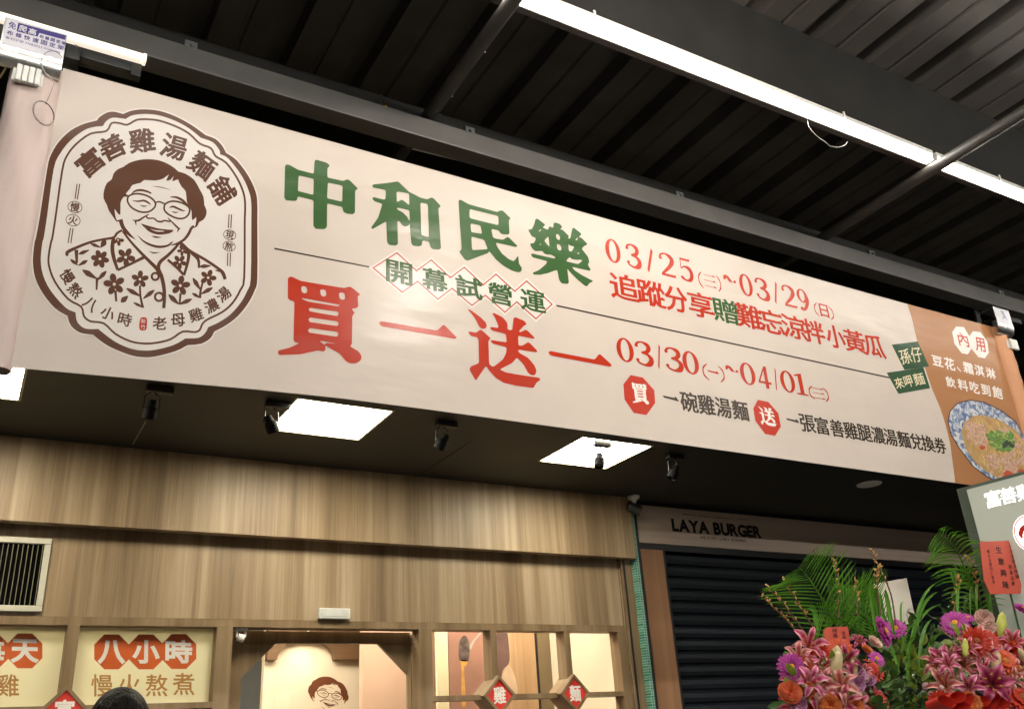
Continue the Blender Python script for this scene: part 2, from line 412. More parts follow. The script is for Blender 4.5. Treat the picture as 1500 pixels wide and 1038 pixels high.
def line_text(art, s, p0, h, w=0.0, length=None, gap=.1):
    """plain lettering along U from surface point p0"""
    x = 0; items = []
    for ch in s:
        if ch == ' ': x += .35; continue
        out, tri, x0, x1, y0, y1 = glyph(ch); items.append((out, x - x0)); x += x1 - x0 + gap
    tot = x - gap; k = (length / tot) if length else h
    for out, dx in items: art.add_uv([[(p0[0] + (p[0] + dx) * k, p0[1] + p[1] * h) for p in g] for g in out], w)

# ================================================================== SETTING
bm = BM(); bmesh.ops.create_grid(bm, x_segments=2, y_segments=2, size=60)
tag(obj('ground', bm, mat('paving', (.16, .15, .14), .6, var=.3, vs=3, bump=.1)), None, None, kind='structure')

# canopy roof: profiled steel deck, ribs running away from the street
def deck(x0, x1, y0, y1, z, per=.36):
    bm = BM(); n = int((x1 - x0) / per); prof = []
    for i in range(n):
        x = x0 + i * per
        prof += [(x, 0), (x + .115, 0), (x + .122, .012), (x + .135, .012), (x + .142, 0), (x + .255, 0), (x + .265, .085), (x + .35, .085)]
    prof.append((x0 + n * per, 0))
    a = [bm.verts.new((x, y0, z + h)) for x, h in prof]; b = [bm.verts.new((x, y1, z + h)) for x, h in prof]
    for i in range(len(prof) - 1): bm.faces.new((a[i], a[i + 1], b[i + 1], b[i]))
    a2 = [bm.verts.new(v.co + Vector((0, 0, .02))) for v in a]; b2 = [bm.verts.new(v.co + Vector((0, 0, .02))) for v in b]
    for i in range(len(prof) - 1): bm.faces.new((a2[i + 1], a2[i], b2[i], b2[i + 1]))
    return bm
t = thing('canopy_roof', 'dark ribbed metal canopy roof above the street side of the banner', 'roof', (3, 1, 4.5))
obj('deck', deck(-3.06, 10, -3, 3.5, 4.5), M_DKDECK, t)

t = thing('upper_wall', 'dark painted wall above the arcade ceiling behind the banner', 'wall', (3, 3.5, 3.1))
bm = BM(); bx(bm, -4, 14, 3.46, 3.60, 3.12, 4.5); obj('wall', bm, M_CEIL, t)
t = thing('arcade_ceiling', 'black flat arcade ceiling holding the square light panels', 'ceiling', (3, 4.2, 3.1))
bm = BM()
PAN = [-.425, 1.188, 2.80]; PY0, PY1, PW = 3.905, 4.385, .497     # square openings for the light panels
xs = [-4] + [v for p in PAN for v in (p, p + PW)] + [14]
bx(bm, -4, 14, 3.46, PY0, 3.10, 3.14); bx(bm, -4, 14, PY1, 5.4, 3.10, 3.14)
for i in range(0, len(xs), 2): bx(bm, xs[i], xs[i + 1], PY0, PY1, 3.10, 3.14)
obj('ceiling_board', bm, M_CEIL, t)
bm = BM(); bx(bm, .617, .622, 4.46, 4.84, 3.0965, 3.0995); obj('joint_strip', bm, mat('joint_filler', (.28, .25, .17), .5), t)
bm = BM(); bx(bm, 2.26, 2.264, 4.2, 4.84, 3.0965, 3.0995); obj('joint_strip', bm, mat('joint_filler_dark', (.05, .045, .03), .5), t)

# steel beam that carries the banner
t = thing('box_beam', 'grey box beam running just above the long banner', 'beam', (3, 2.65, 3.75))
bm = BM(); bx(bm, -3, 10, 2.65, 2.735, 3.748, 3.842, .004); obj('tube', bm, M_STEEL_GREY, t)
bm = BM(); bx(bm, -3, 10, 2.690, 2.725, 3.844, 3.925); obj('web', bm, M_STEEL_DK, t)
for x in (.385, 1.50, 2.615, 3.95, 5.1):
    bm = BM(); bx(bm, x - .022, x + .022, 2.678, 2.688, 3.846, 3.892, .002)
    tube(bm, [(x, 2.67, 3.872), (x, 2.678, 3.872)], .006, 8)
    obj('cleat', bm, mat('galvanised_cleat', (.17, .18, .17), .5, metal=.3, var=.3, vs=40), t)
t2 = thing('roof_beam', 'deep dark beam behind the white strip lamps under the roof', 'beam', (3, 2.05, 3.96))
bm = BM(); bx(bm, -3, 10, 2.075, 2.09, 3.975, 4.495); obj('web', bm, M_STEEL_DK, t2)
bm = BM(); bx(bm, -3, 10, 2.035, 2.10, 3.957, 3.973, .003); obj('flange', bm, M_BLACK, t2)

# round cross pipes under the roof
def pipe(x, y0, label):
    t = thing('cross_pipe', label, 'pipe', (x, 2.6, 3.87), 'round pipes crossing under the canopy roof')
    bm = BM(); tube(bm, [(x, y0, 3.872), (x, 3.455, 3.872)], .0275, 14); obj('tube', bm, M_PIPE, t, True)
    bm = BM()
    for y in (2.25, 2.52): bm = BM(); tube(bm, [(x + .027, y, 3.872), (x + .034, y, 3.872)], .005, 8); obj('screw', bm, M_STEEL_GREY, t)
pipe(1.305, -1.0, 'round pipe crossing the left end of the long white strip lamp')
pipe(3.562, -1.0, 'round pipe crossing the gap between two white strip lamps at right')

# white led battens below the deep beam
def batten(x0, x1, label):
    t = thing('strip_lamp', label, 'strip lamp', ((x0 + x1) / 2, 2.0, 3.9), 'white strip lamps under the canopy roof')
    bm = BM(); bx(bm, x0 + .012, x1 - .012, 1.982, 2.018, 3.900, 3.928, .008); obj('tube', bm, M_TUBE, t)
    bm = BM(); bx(bm, x0, x1, 1.976, 2.026, 3.930, 3.954, .003); bx(bm, x0, x1, 2.0195, 2.026, 3.903, 3.9295); obj('housing', bm, M_WHITEPL, t)  # rear wing added to block lamp light from the roof behind
    for a in (x0, x1 - .012):
        bm = BM(); bx(bm, a, a + .012, 1.980, 2.020, 3.898, 3.929, .003); obj('end_cap', bm, M_WHITEPL, t)
    for f in (.2, .75):
        x = x0 + (x1 - x0) * f
        bm = BM(); bx(bm, x - .005, x + .005, 1.970, 1.9755, 3.928, 3.965, .002); obj('clip', bm, M_WHITEPL, t)
batten(-1.25, 1.16, 'white strip lamp at the left, mostly cut off by the top of the picture')
batten(1.17, 3.552, 'long lit white strip lamp between the two round pipes')
batten(3.575, 5.98, 'lit white strip lamp right of the right pipe')
batten(6.02, 8.40, 'white strip lamp beyond the right edge, before the burger shop')
def street_tube(x0, x1, label):
    y, z = -1.6, 3.80
    t = thing('strip_lamp', label, 'strip lamp', ((x0 + x1) / 2, y, z), 'bare tube lamps over the street')
    bm = BM(); tube(bm, [(x0 + .02, y, z), (x1 - .02, y, z)], .019, 12); obj('tube', bm, M_STREETTUBE, t)
    for a, b in ((x0, x0 + .02), (x1 - .02, x1)): bm = BM(); tube(bm, [(a, y, z), (b, y, z)], .021, 12); obj('end_cap', bm, M_WHITEPL, t)
    for x in (x0 + .3, x1 - .3): bm = BM(); tube(bm, [(x, y, z + .02), (x, y, 4.5)], .004, 6); obj('hanger', bm, M_WHITEPL, t)
for x0, x1, lab in ((-1.6, .8, 'tube lamp over the street behind the viewer at left'), (.84, 3.24, 'tube lamp over the street behind the viewer in the middle'), (3.28, 5.68, 'tube lamp over the street behind the viewer at right'), (5.72, 8.1, 'tube lamp over the street farthest to the right')): street_tube(x0, x1, lab)
t = thing('lamp_wire', 'thin white wire loop hanging from the long strip lamp', 'wire', (2.65, 2.02, 3.9))
bm = BM(); tube(bm, [onY(*p, 2.03) for p in catmull([(1183, 176), (1185, 186), (1196, 199), (1210, 209), (1214, 213), (1226, 216), (1237, 213), (1241, 208)], False)], .0014, 6); obj('wire', bm, mat('wire_grey', (.22, .20, .17), .5), t)
t = thing('edge_glint', 'thin pale rod in place of light on the rear edge of the beam', 'edge_glint', (1.6, 3.0, 3.75))
bm = BM(); tube(bm, [onY(588, 214, 2.95), onY(700, 242, 2.95), onY(768, 258, 2.95)], .0035, 6); obj('tube', bm, M_ALU, t)  # pale rod put in for light catching the rear edge of the beam
t = thing('dim_lamp', 'dim cream tube lamp under the beam at the top left corner', 'strip lamp', (-.3, 2.66, 3.73))
bm = BM(); bx(bm, -1.3, .231, 2.635, 2.660, 3.710, 3.740, .005); obj('tube', bm, M_OLDTUBE, t)
bm = BM(); bx(bm, .2315, .243, 2.634, 2.661, 3.709, 3.741, .002); obj('end_cap', bm, M_OLDTUBE, t)
bm = BM(); bx(bm, -1.3, .235, 2.664, 2.70, 3.664, 3.745, .003); obj('housing', bm, M_BLACK, t)
t = thing('beam_hook', 'small brass hook bolt standing on the grey beam', 'hook', (1.118, 2.67, 3.85))
bm = BM(); lathe(bm, [(.004, 0), (.009, .006), (.010, .016), (.006, .020), (.009, .026), (.003, .034)], Matrix.Translation((1.118, 2.668, 3.842)), 10); obj('bolt', bm, M_BRASS, t, True)

# floodlights on the street side that light the banner (their gleam shows on its print)
def flood(x, y, z, label, k=.06):
    t = thing('floodlight', label, 'floodlight', (x, y, z), 'floodlights aimed at the banner from the street side')
    d = (Vector((x * .9 + .1, 2.6, 3.0)) - Vector((x, y, z))).normalized()
    m = d.to_track_quat('Z', 'X').to_matrix().to_4x4(); m.translation = Vector((x, y, z))
    def box(bm, a, b, c, d0, d1):
        t_ = BM(); bx(t_, -a, a, -b, b, d0, d1, c); t_.transform(m); me = bpy.data.meshes.new('t'); t_.to_mesh(me); t_.free(); bm.from_mesh(me)
    bm = BM(); box(bm, .07, .11, .008, -.05, 0); obj('body', bm, M_BLACK, t)
    bm = BM(); box(bm, k, k * 1.6, .001, .001, .006); obj('lens', bm, M_FLOOD, t)
    bm = BM(); tube(bm, [(x, y, z + .03), (x, y, 4.5)], .01, 8); obj('bracket', bm, M_BLACK, t)
flood(1.95, .92, 3.95, 'floodlight over the street shining on the middle of the banner')
flood(4.65, .60, 3.95, 'smaller floodlight over the street shining on the right end of the banner', .025)

# square light panels in the arcade ceiling
def panel(x, label):
    t = thing('ceiling_panel_lamp', label, 'ceiling lamp', (x + PW / 2, 4.14, 3.1), 'lit square panel lamps in the arcade ceiling')
    bm = BM(); bx(bm, x + .012, x + PW - .012, PY0 + .012, PY1 - .012, 3.100, 3.106); obj('diffuser', bm, M_PANEL, t)
    bm = BM()
    for a in ((x, x + .012, PY0, PY1), (x + PW - .012, x + PW, PY0, PY1), (x + .012, x + PW - .012, PY0, PY0 + .012), (x + .012, x + PW - .012, PY1 - .012, PY1)): bx(bm, *a, 3.095, 3.139)
    obj('frame', bm, mat('lamp_frame', (.50, .44, .27), .4, var=.05), t)
    bm = BM()
    for i in range(1, 4): bx(bm, x + .012, x + PW - .012, PY0 + i * .12 - .002, PY0 + i * .12 + .002, 3.096, 3.0995)
    for i in range(1, 9): bx(bm, x + i * .055 - .001, x + i * .055 + .001, PY0 + .012, PY1 - .012, 3.0965, 3.0990)
    obj('louvre', bm, mat('louvre_white', (.8, .78, .68), .3), t)
panel(PAN[0], 'lit ceiling panel lamp cut off at the left edge of the picture')
panel(PAN[1], 'lit ceiling panel lamp below the two large red characters of the banner')
panel(PAN[2], 'lit ceiling panel lamp nearest the dark closed shop')
# track spots
def spot(x, y, tilt, pan, label):
    t = thing('spotlight', label, 'spotlight', (x, y, 3.1), 'black spotlights on the arcade ceiling')
    bm = BM(); bx(bm, x - .03, x + .085, y - .018, y + .018, 3.068, 3.099, .004); obj('adapter', bm, M_BLACK, t)
    bm = BM()
    for s in (-1, 1): tube(bm, [(x + s * .006, y, 3.07), (x + s * .030, y, 3.05), (x + s * .034, y, 2.99)], .0035, 6)
    obj('yoke', bm, M_BLACK, t)
    m = Matrix.Translation((x, y, 2.985)) @ Matrix.Rotation(R_(pan), 4, 'Z') @ Matrix.Rotation(R_(tilt), 4, 'X')
    bm = BM(); lathe(bm, [(.012, .046), (.017, .042), (.021, .017), (.029, .004), (.030, -.038), (.027, -.040), (.023, -.026)], m, 18); obj('can', bm, M_MATTE, t, False)
    bm = BM(); lathe(bm, [(.0225, -.024), (.022, -.027), (.005, -.029)], m, 18); obj('lens', bm, mat('spot_lens', (.06, .06, .055), .15), t)
spot(.571, 4.0, 25, 10, 'black ceiling spotlight below the round emblem')
spot(1.10, 4.0, 35, -60, 'black ceiling spotlight at the left edge of a lit panel lamp')
spot(1.965, 3.96, 40, 30, 'black ceiling spotlight midway between two lit panel lamps')
spot(2.93, 3.95, 15, 120, 'black ceiling spotlight in front of the rightmost lit panel lamp')
spot(3.50, 4.0, 30, 60, 'black ceiling spotlight right of the rightmost lit panel lamp')
t = thing('downlight', 'unlit round white downlight in the ceiling before the dark shop', 'downlight', (5.32, 4.07, 3.1))
bm = BM(); lathe(bm, [(.086, 0), (.084, -.006), (.07, -.008), (.066, -.004), (.01, -.003)], Matrix.Translation((5.32, 4.07, 3.0985)), 28); obj('ring', bm, M_WHITEPL, t, True)

# ================================================================== WOODEN SHOPFRONT
YF = 5.0; ZT = 2.215; ZR0, ZR1 = 1.822, 1.850      # face plane, top of openings, cross rail
front = thing('wooden_shopfront', 'lit noodle shop front in brown wood laminate with glass door and windows', 'shopfront', (1.9, 5, 0))
for a, b_ in ((-4, -.62), (-.6185, .6165), (.618, 2.2595), (2.261, 3.862)):
    bm = BM(); bx(bm, a, b_, 4.90, 4.96, 2.68, 3.098); obj('fascia_board', bm, M_WOOD, front)
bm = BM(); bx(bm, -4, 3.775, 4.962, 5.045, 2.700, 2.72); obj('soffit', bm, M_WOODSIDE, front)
bm = BM(); bx(bm, -4, 3.775, 5.005, 5.03, 2.255, 2.698); obj('wall_panel', bm, M_WOOD, front)
bm = BM(); bx(bm, -4, 3.775, 5.046, 5.10, 2.60, 3.098); obj('backing', bm, M_STEEL_DK, front)
bm = BM()
bx(bm, -4, 3.775, YF, 5.10, ZT, 2.2535)                                             # head rail
for a, b in ((-.62, -.56), (.442, .497), (1.150, 1.232), (2.296, 2.378), (2.768, 2.808), (3.298, 3.340), (3.720, 3.775)):
    bx(bm, a, b, YF, 5.10, 0, ZT - .0005)
for a, b in ((-.5595, .4415), (.4975, 1.1495), (2.3785, 2.7675), (2.8085, 3.2975), (3.3405, 3.7195)):
    bx(bm, a, b, YF + .002, 5.10, ZR0, ZR1); bx(bm, a, b, YF + .002, 5.10, 0, .5)
obj('frame', bm, M_WOODF, front)
bm = BM(); bx(bm, 3.776, 3.862, 4.965, 5.10, 0, 2.679); obj('end_post', bm, M_WOODF, front)
bm = BM(); bx(bm, 3.7755, 3.789, 4.985, 4.9985, 0, 2.675); obj('steel_edge', bm, M_ALU, front)
bm = BM(); bx(bm, 3.790, 3.801, 4.957, 4.9645, 0, 2.675); obj('shadow_strip', bm, M_BLACK, front)  # black strip proud of the post, paints the shade of a gap
SG = Surf((0, 5.07, 0), (1, 0, 0), (0, 0, 1), (0, -1, 0))
def octagon(cx, cy, rx, ry, k=.42): return [(cx + rx * a, cy + ry * b) for a, b in ((-k, -1), (k, -1), (1, -k), (1, k), (k, 1), (-k, 1), (-1, k), (-1, -k))]
def window(x0, x1, z0, z1, film=False):
    bm = BM(); bx(bm, x0 + .0005, x1 - .0005, 5.062, 5.068, z0 + .0005, z1 - .0005); w = obj('window', bm, M_GLASS, front)
    if film:
        bm = BM(); bx(bm, x0 + .001, x1 - .001, 5.0745, 5.077, z0 + .001, z1 - .001); obj('film', bm, M_FILM, w)
    return w
wl = window(-.5595, .4415, ZR1, ZT, True); wr = window(.4975, 1.1495, ZR1, ZT, True)
window(-.5595, .4415, .5, ZR0, True); window(.4975, 1.1495, .5, ZR0, True)
for a, b in ((2.3785, 2.7675), (2.8085, 3.2975), (3.3405, 3.7195)):
    window(a, b, ZR1, ZT); window(a, b, .5, ZR0)
SFm = Surf((0, 5.0742, 0), (1, 0, 0), (0, 0, 1), (0, -1, 0))
def film_art(w, octs, chars, zc, small, zs):
    a = Art(SFm, 0); [a.px([octagon(cx, cy, 25.5, 25.5)]) for cx, cy in octs]; a.build('octagons', M_FILMRED, w)
    a = Art(SFm, 1)
    for ch, (cx, cy) in zip(chars, octs): at_px(a, ch, (cx, cy), 1, 37, 32, .0045)
    a.build('lettering', M_FILMWHITE, w)
    a = Art(SFm, 0)
    for ch, cx, cy in small: at_px(a, ch, (cx, cy), 0, 31, 32, .0012)
    a.build('lettering', M_FILMTAN, w)
film_art(wl, [(-13, 953), (36.5, 952.5)], ['每', '天'], 0, [('熬', -60, 1003), ('煮', -24, 1003), ('雞', 12, 1003)], 0)
film_art(wr, [(163.5, 954), (214, 954), (262, 953.5)], '八小時', 0, [('慢', 149.5, 1003), ('火', 190, 1003), ('熬', 229.5, 1003), ('煮', 269, 1001)], 0)
# rotated square plaques where rails and posts cross
def plaque(cx, cz, ch, label):
    t = thing('diamond_plaque', label, 'plaque', (cx, 4.99, cz), 'red diamond plaques on the shop window frame')
    r = .108
    def dia(r_, y0, y1): b = BM(); prism(b, [(cx - r_, cz), (cx, cz - r_ * 1.03), (cx + r_, cz), (cx, cz + r_ * 1.03)], y0, y1); return b
    b = BM(); o = [(cx - r, cz), (cx, cz - r * 1.03), (cx + r, cz), (cx, cz + r * 1.03)]; i_ = [(cx - r * .8, cz), (cx, cz - r * .824), (cx + r * .8, cz), (cx, cz + r * .824)]
    for y0, y1 in ((4.955, 5.12),):
        vo = [[b.verts.new((x, y, z)) for x, z in o] for y in (y0, y1)]; vi = [[b.verts.new((x, y, z)) for x, z in i_] for y in (y0, y1)]
        for k in range(4):
            j = (k + 1) % 4
            b.faces.new((vo[0][k], vo[0][j], vi[0][j], vi[0][k])); b.faces.new((vo[1][k], vi[1][k], vi[1][j], vo[1][j]))
            b.faces.new((vo[0][k], vo[1][k], vo[1][j], vo[0][j])); b.faces.new((vi[0][k], vi[0][j], vi[1][j], vi[1][k]))
    obj('rim', b, M_WOODF, t)
    obj('plate', dia(r * .797, 4.962, 5.11), M_SIGNRED, t)
    s = Surf((cx, 4.960, cz), (1, 0, 0), (0, 0, 1), (0, -1, 0)); a = Art(s, 0); h = .039
    text_uv(a, ch, ((-h, -h * 1.15), (h, -h * 1.15), (-h, h * 1.15)), .0022); a.build('lettering', M_PAPERWHITE, t)
plaque(.470, 1.826, '富', 'red diamond plaque between the two cream poster windows')
plaque(2.788, 1.842, '雞', 'red diamond plaque on the left post of the plain windows')
plaque(3.319, 1.842, '麵', 'red diamond plaque nearest the green tiled strip')

# glass door, set back in its opening
door = bpy.data.objects.new('door', None); C.objects.link(door); door.parent = front; door.location = (1.76 - 1.9, 5.13 - 5, 0)
DX0, DX1, DY0, DY1 = 1.2325, 2.2955, 5.13, 5.16
bm = BM(); bx(bm, DX0, DX1, DY0, DY1, 2.150, ZT - .001); bx(bm, DX0, 1.322, DY0, DY1, 0, 2.1495); bx(bm, 2.282, DX1, DY0, DY1, 0, 2.1495)
prism(bm, [(1.3225, 2.149), (1.3225, 1.976), (1.50, 2.149)], DY0 + .002, DY1 - .002); prism(bm, [(2.2815, 2.149), (2.2815, 1.980), (2.10, 2.149)], DY0 + .002, DY1 - .002)
obj('leaf_frame', bm, M_WOODF, door)
bm = BM(); bx(bm, 1.3225, 2.2815, 5.142, 5.148, .02, 2.149); obj('pane', bm, M_GLASS, door)
bm = BM(); tube(bm, [(2.20, 5.10, .85), (2.20, 5.10, 1.35)], .014, 10); obj('handle', bm, M_ALU, door)
bm = BM()
for x0, x1 in ((1.2325, 1.2425), (2.2855, 2.2955)): bx(bm, x0, x1, 5.101, 5.129, 0, 2.2)
obj('jamb', bm, M_WOODF, front)

t = thing('vent_grille', 'square white framed vent grille high on the wood wall', 'vent', (.1, 5, 2.44))
vx0, vx1, vz0, vz1 = -.10, .318, 2.272, 2.622
bm = BM()
for a in ((vx0, vx1, vz0, vz0 + .028), (vx0, vx1, vz1 - .028, vz1)): bx(bm, a[0], a[1], 4.982, 5.004, a[2], a[3], .003)
for a in ((vx0, vx0 + .028), (vx1 - .028, vx1)): bx(bm, a[0], a[1], 4.983, 5.0035, vz0 + .0285, vz1 - .0285, .003)
obj('frame', bm, mat('vent_paint', (.55, .52, .42), .45, var=.08), t)
bm = BM(); bx(bm, vx0 + .028, vx1 - .028, 5.0005, 5.0035, vz0 + .028, vz1 - .028); obj('backing', bm, mat('vent_dark', (.003, .003, .003), .9, spec=.05), t)
for i in range(17):
    x = vx0 + .040 + i * .0215; bm = BM(); bx(bm, x - .0016, x + .0016, 4.988, 4.999, vz0 + .029, vz1 - .029); obj('slat', bm, mat('vent_slat', (.16, .15, .09), .5) if i == 0 else bpy.data.materials['vent_slat'], t)
t = thing('door_sensor', 'small white automatic door sensor box above the glass door', 'sensor', (1.775, 5, 2.288))
bm = BM(); bx(bm, 1.686, 1.864, 4.968, 5.004, 2.262, 2.318, .004); obj('case', bm, M_WHITEPL, t)
bm = BM(); bx(bm, 1.692, 1.858, 4.9655, 4.968, 2.272, 2.314, .002); obj('cover', bm, mat('sensor_cover', (.60, .60, .57), .25), t)
t = thing('door_chime', 'small white swivel sensor in the upper left corner of the doorway', 'sensor', (1.29, 5.05, 2.2))
bm = BM(); bx(bm, 1.248, 1.315, 5.02, 5.06, 2.200, 2.213, .002); obj('base', bm, M_WHITEPL, t)
bm = BM(); bx(bm, 1.256, 1.266, 5.03, 5.05, 2.168, 2.199, .002); bx(bm, 1.300, 1.310, 5.03, 5.05, 2.168, 2.199, .002); obj('bracket', bm, M_WHITEPL, t)
bm = BM(); tube(bm, [(1.267, 5.04, 2.170), (1.299, 5.04, 2.162)], [.019, .022], 14); obj('head', bm, M_WHITEPL, t)
t = thing('security_camera', 'black bullet security camera at the top of the green tiled strip', 'camera', (3.88, 4.9, 3.09))
bm = BM(); lathe(bm, [(.042, 0), (.042, -.012), (.034, -.022), (.018, -.030), (.014, -.05)], Matrix.Translation((3.865, 4.86, 3.0985)), 20); obj('base', bm, M_WHITEPL, t, True)
m = Matrix.Translation((3.862, 4.86, 3.010)) @ Matrix.Rotation(R_(-62), 4, 'Y') @ Matrix.Rotation(R_(-25), 4, 'X')
bm = BM(); lathe(bm, [(.022, .055), (.034, .045), (.036, -.03), (.033, -.045), (.030, -.040)], m, 20); obj('body', bm, mat('camera_grey', (.045, .045, .045), .35), t)
bm = BM(); lathe(bm, [(.029, -.038), (.012, -.043), (.003, -.044)], m, 20); obj('lens', bm, mat('camera_lens', (.01, .01, .012), .08), t)

# green mosaic strip between the two shops
t = thing('tiled_strip', 'narrow strip of small green mosaic tiles between the two shops', 'wall', (3.885, 4.95, 0))
mm = bpy.data.materials.new('mosaic'); mm.use_nodes = True; nt = mm.node_tree; b = nt.nodes['Principled BSDF']; b.inputs['Roughness'].default_value = .18
tc = nt.nodes.new('ShaderNodeTexCoord'); sp = nt.nodes.new('ShaderNodeSeparateXYZ'); cb = nt.nodes.new('ShaderNodeCombineXYZ')
nt.links.new(tc.outputs['Object'], sp.inputs[0]); nt.links.new(sp.outputs[0], cb.inputs[0]); nt.links.new(sp.outputs[2], cb.inputs[1])
br = nt.nodes.new('ShaderNodeTexBrick'); br.offset = 0; br.inputs['Scale'].default_value = 1; br.inputs['Brick Width'].default_value = .0165; br.inputs['Row Height'].default_value = .0165; br.inputs['Mortar Size'].default_value = .0016
br.inputs['Color1'].default_value = (.05, .24, .17, 1); br.inputs['Color2'].default_value = (.14, .40, .30, 1); br.inputs['Mortar'].default_value = (.42, .52, .45, 1); br.inputs['Bias'].default_value = -.1
nt.links.new(cb.outputs[0], br.inputs[0]); nt.links.new(br.outputs[0], b.inputs['Base Color'])
bp = nt.nodes.new('ShaderNodeBump'); bp.invert = True; bp.inputs['Strength'].default_value = .6; bp.inputs['Distance'].default_value = .002; nt.links.new(br.outputs[1], bp.inputs['Height']); nt.links.new(bp.outputs[0], b.inputs['Normal'])
bm = BM(); bx(bm, 3.864, 3.901, 4.925, 5.1, 0, 3.097); obj('tiling', bm, mm, t)

# ================================================================== DARK NEIGHBOUR SHOP
nb = thing('burger_shopfront', 'closed burger shop front with dark roller shutter', 'shopfront', (5.5, 4.95, 0))
bm = BM(); bx(bm, 3.902, 3.926, 4.93, 5.1, 0, 3.097); bx(bm, 3.926, 9.5, 4.965, 5.1, 2.76, 2.803); bx(bm, 3.926, 9.5, 4.95, 5.1, 3.070, 3.097); obj('trim', bm, M_BLACK, nb)
bm = BM(); bx(bm, 3.9265, 9.5, 4.95, 5.0, 2.804, 3.069); fa = obj('fascia', bm, M_WOODN, nb)
bm = BM(); bx(bm, 3.9265, 4.136, 4.95, 5.1, 0, 2.759); obj('post', bm, M_WOODP, nb)
bm = BM(); n = 34; per = .0825
for i in range(n):
    z = 2.745 - i * per
    prof = [(5.0, z), (4.985, z - .012), (4.982, z - .040), (4.990, z - .066), (5.012, z - .076), (5.012, z - .0825)]
    a = [bm.verts.new((4.137, y, zz)) for y, zz in prof]; b_ = [bm.verts.new((9.5, y, zz)) for y, zz in prof]
    for k in range(len(prof) - 1): bm.faces.new((a[k], b_[k], b_[k + 1], a[k + 1]))
me = bpy.data.meshes.new('shutter'); bm.to_mesh(me); bm.free(); link('shutter', me, M_SHUTTER, nb)
bm = BM(); bx(bm, 4.137, 4.16, 4.955, 4.98, 0, 2.758); obj('guide_rail', bm, M_BLACK, nb)
SN = Surf((0, 4.95, 0), (1, 0, 0), (0, 0, 1), (0, -1, 0))
a = Art(SN, 1); line_text(a, 'LAYA BURGER', (4.255, 2.905), .117, .0060, length=.845, gap=.11); a.build('lettering', mat('neighbour_ink', (.016, .016, .015), .8, spec=.1), nb)
a = Art(SN, 1); line_text(a, 'AMERICAN BREAKFAST', (4.50, 3.022), .020, 0, length=.36, gap=.12); line_text(a, 'WE START EVERY MORNING', (4.50, 2.862), .028, .0004, length=.44, gap=.1)
a.add_uv([[(4.36, 3.03), (4.48, 3.03), (4.48, 3.034), (4.36, 3.034)]]); a.add_uv([[(4.88, 3.03), (5.0, 3.03), (5.0, 3.034), (4.88, 3.034)]])
a.build('lettering', bpy.data.materials['neighbour_ink'], nb)

# ================================================================== THE BANNER
YB = 2.60
SB = Surf((0, YB, 0), (1, 0, 0), (0, 0, 1), (0, -1, 0))
ban = thing('banner', 'long cream restaurant opening banner with large green and red characters', 'banner', (2.3, YB, 3.05))
bot_px = [(18, 538), (120, 547), (250, 559), (375, 570), (500, 583), (625, 599), (750, 616), (875, 633), (1000, 651), (1150, 672), (1300, 693), (1400, 707), (1480, 720)]
bot = [SB.uv(*p) for p in bot_px]; xl, xr = .004, 4.735
def zbot(x):
    for (x0, z0), (x1, z1) in zip(bot, bot[1:]):
        if x <= x1: return z0 + (z1 - z0) * (x - x0) / (x1 - x0)
    return bot[-1][1]
ztop = lambda x: 3.561 - .012 * (x / 4.7) + .006 * math.sin(x * 1.3)
bm = BM(); nx, nz = 140, 12; grid = []
for i in range(nx + 1):
    x = xl + (xr - xl) * i / nx; a, b_ = zbot(x), ztop(x)
    grid.append([bm.verts.new((x, YB, a + (b_ - a) * j / nz)) for j in range(nz + 1)])
for i in range(nx):
    for j in range(nz): bm.faces.new((grid[i][j], grid[i + 1][j], grid[i + 1][j + 1], grid[i][j + 1]))
back = [[bm.verts.new(v.co + Vector((0, .003, 0))) for v in c] for c in grid]
for i in range(nx):
    for j in range(nz): bm.faces.new((back[i][j], back[i][j + 1], back[i + 1][j + 1], back[i + 1][j]))
for i in range(nx):
    bm.faces.new((grid[i][0], back[i][0], back[i + 1][0], grid[i + 1][0])); bm.faces.new((grid[i][nz], grid[i + 1][nz], back[i + 1][nz], back[i][nz]))
obj('cloth', bm, M_CLOTH, ban)
# pole pockets at both ends: cloth wrapped round a pole
def pocket(x0, x1, zb, zt, m, seed):
    random.seed(seed); bm = BM(); nz, na = 26, 18; rings = []
    for j in range(nz + 1):
        z = zb + (zt - zb) * j / nz; cx = (x0 + x1) / 2; r = []
        for k in range(na):
            t = 2 * math.pi * k / na; w = 1 + .08 * math.sin(z * 19 + k * 1.7) + .06 * math.sin(z * 47 - k * 2.3)
            pin = .12 * math.exp(-((z - zt + .10) / .03) ** 2)
            r.append(bm.verts.new((cx + math.cos(t) * (x1 - x0) / 2 * (1 if abs(math.cos(t)) > .9 else w), YB + .012 + math.sin(t) * .040 * (w - pin), z)))
        rings.append(r)
    for a, b_ in zip(rings, rings[1:]):
        for k in range(na): bm.faces.new((a[k], a[(k + 1) % na], b_[(k + 1) % na], b_[k]))
    return obj('pole_pocket', bm, m, ban, True)
pocket(-.135, .010, 2.53, 3.545, mat('pocket_cloth', (.56, .44, .40), .5, var=.08, vs=5, bump=.5, bs=9, stretch=(1, 1, .35)), 3)
pocket(4.728, 4.865, 2.53, 3.545, mat('pocket_cloth_orange', (.55, .25, .11), .5, var=.08, vs=5, bump=.5, bs=9, stretch=(1, 1, .35)), 4)
for x in (-.062, 4.80):
    bm = BM(); tube(bm, [(x, YB + .012, 2.5), (x, YB + .012, 3.60)], .014, 12); obj('pole', bm, M_ALU, ban)

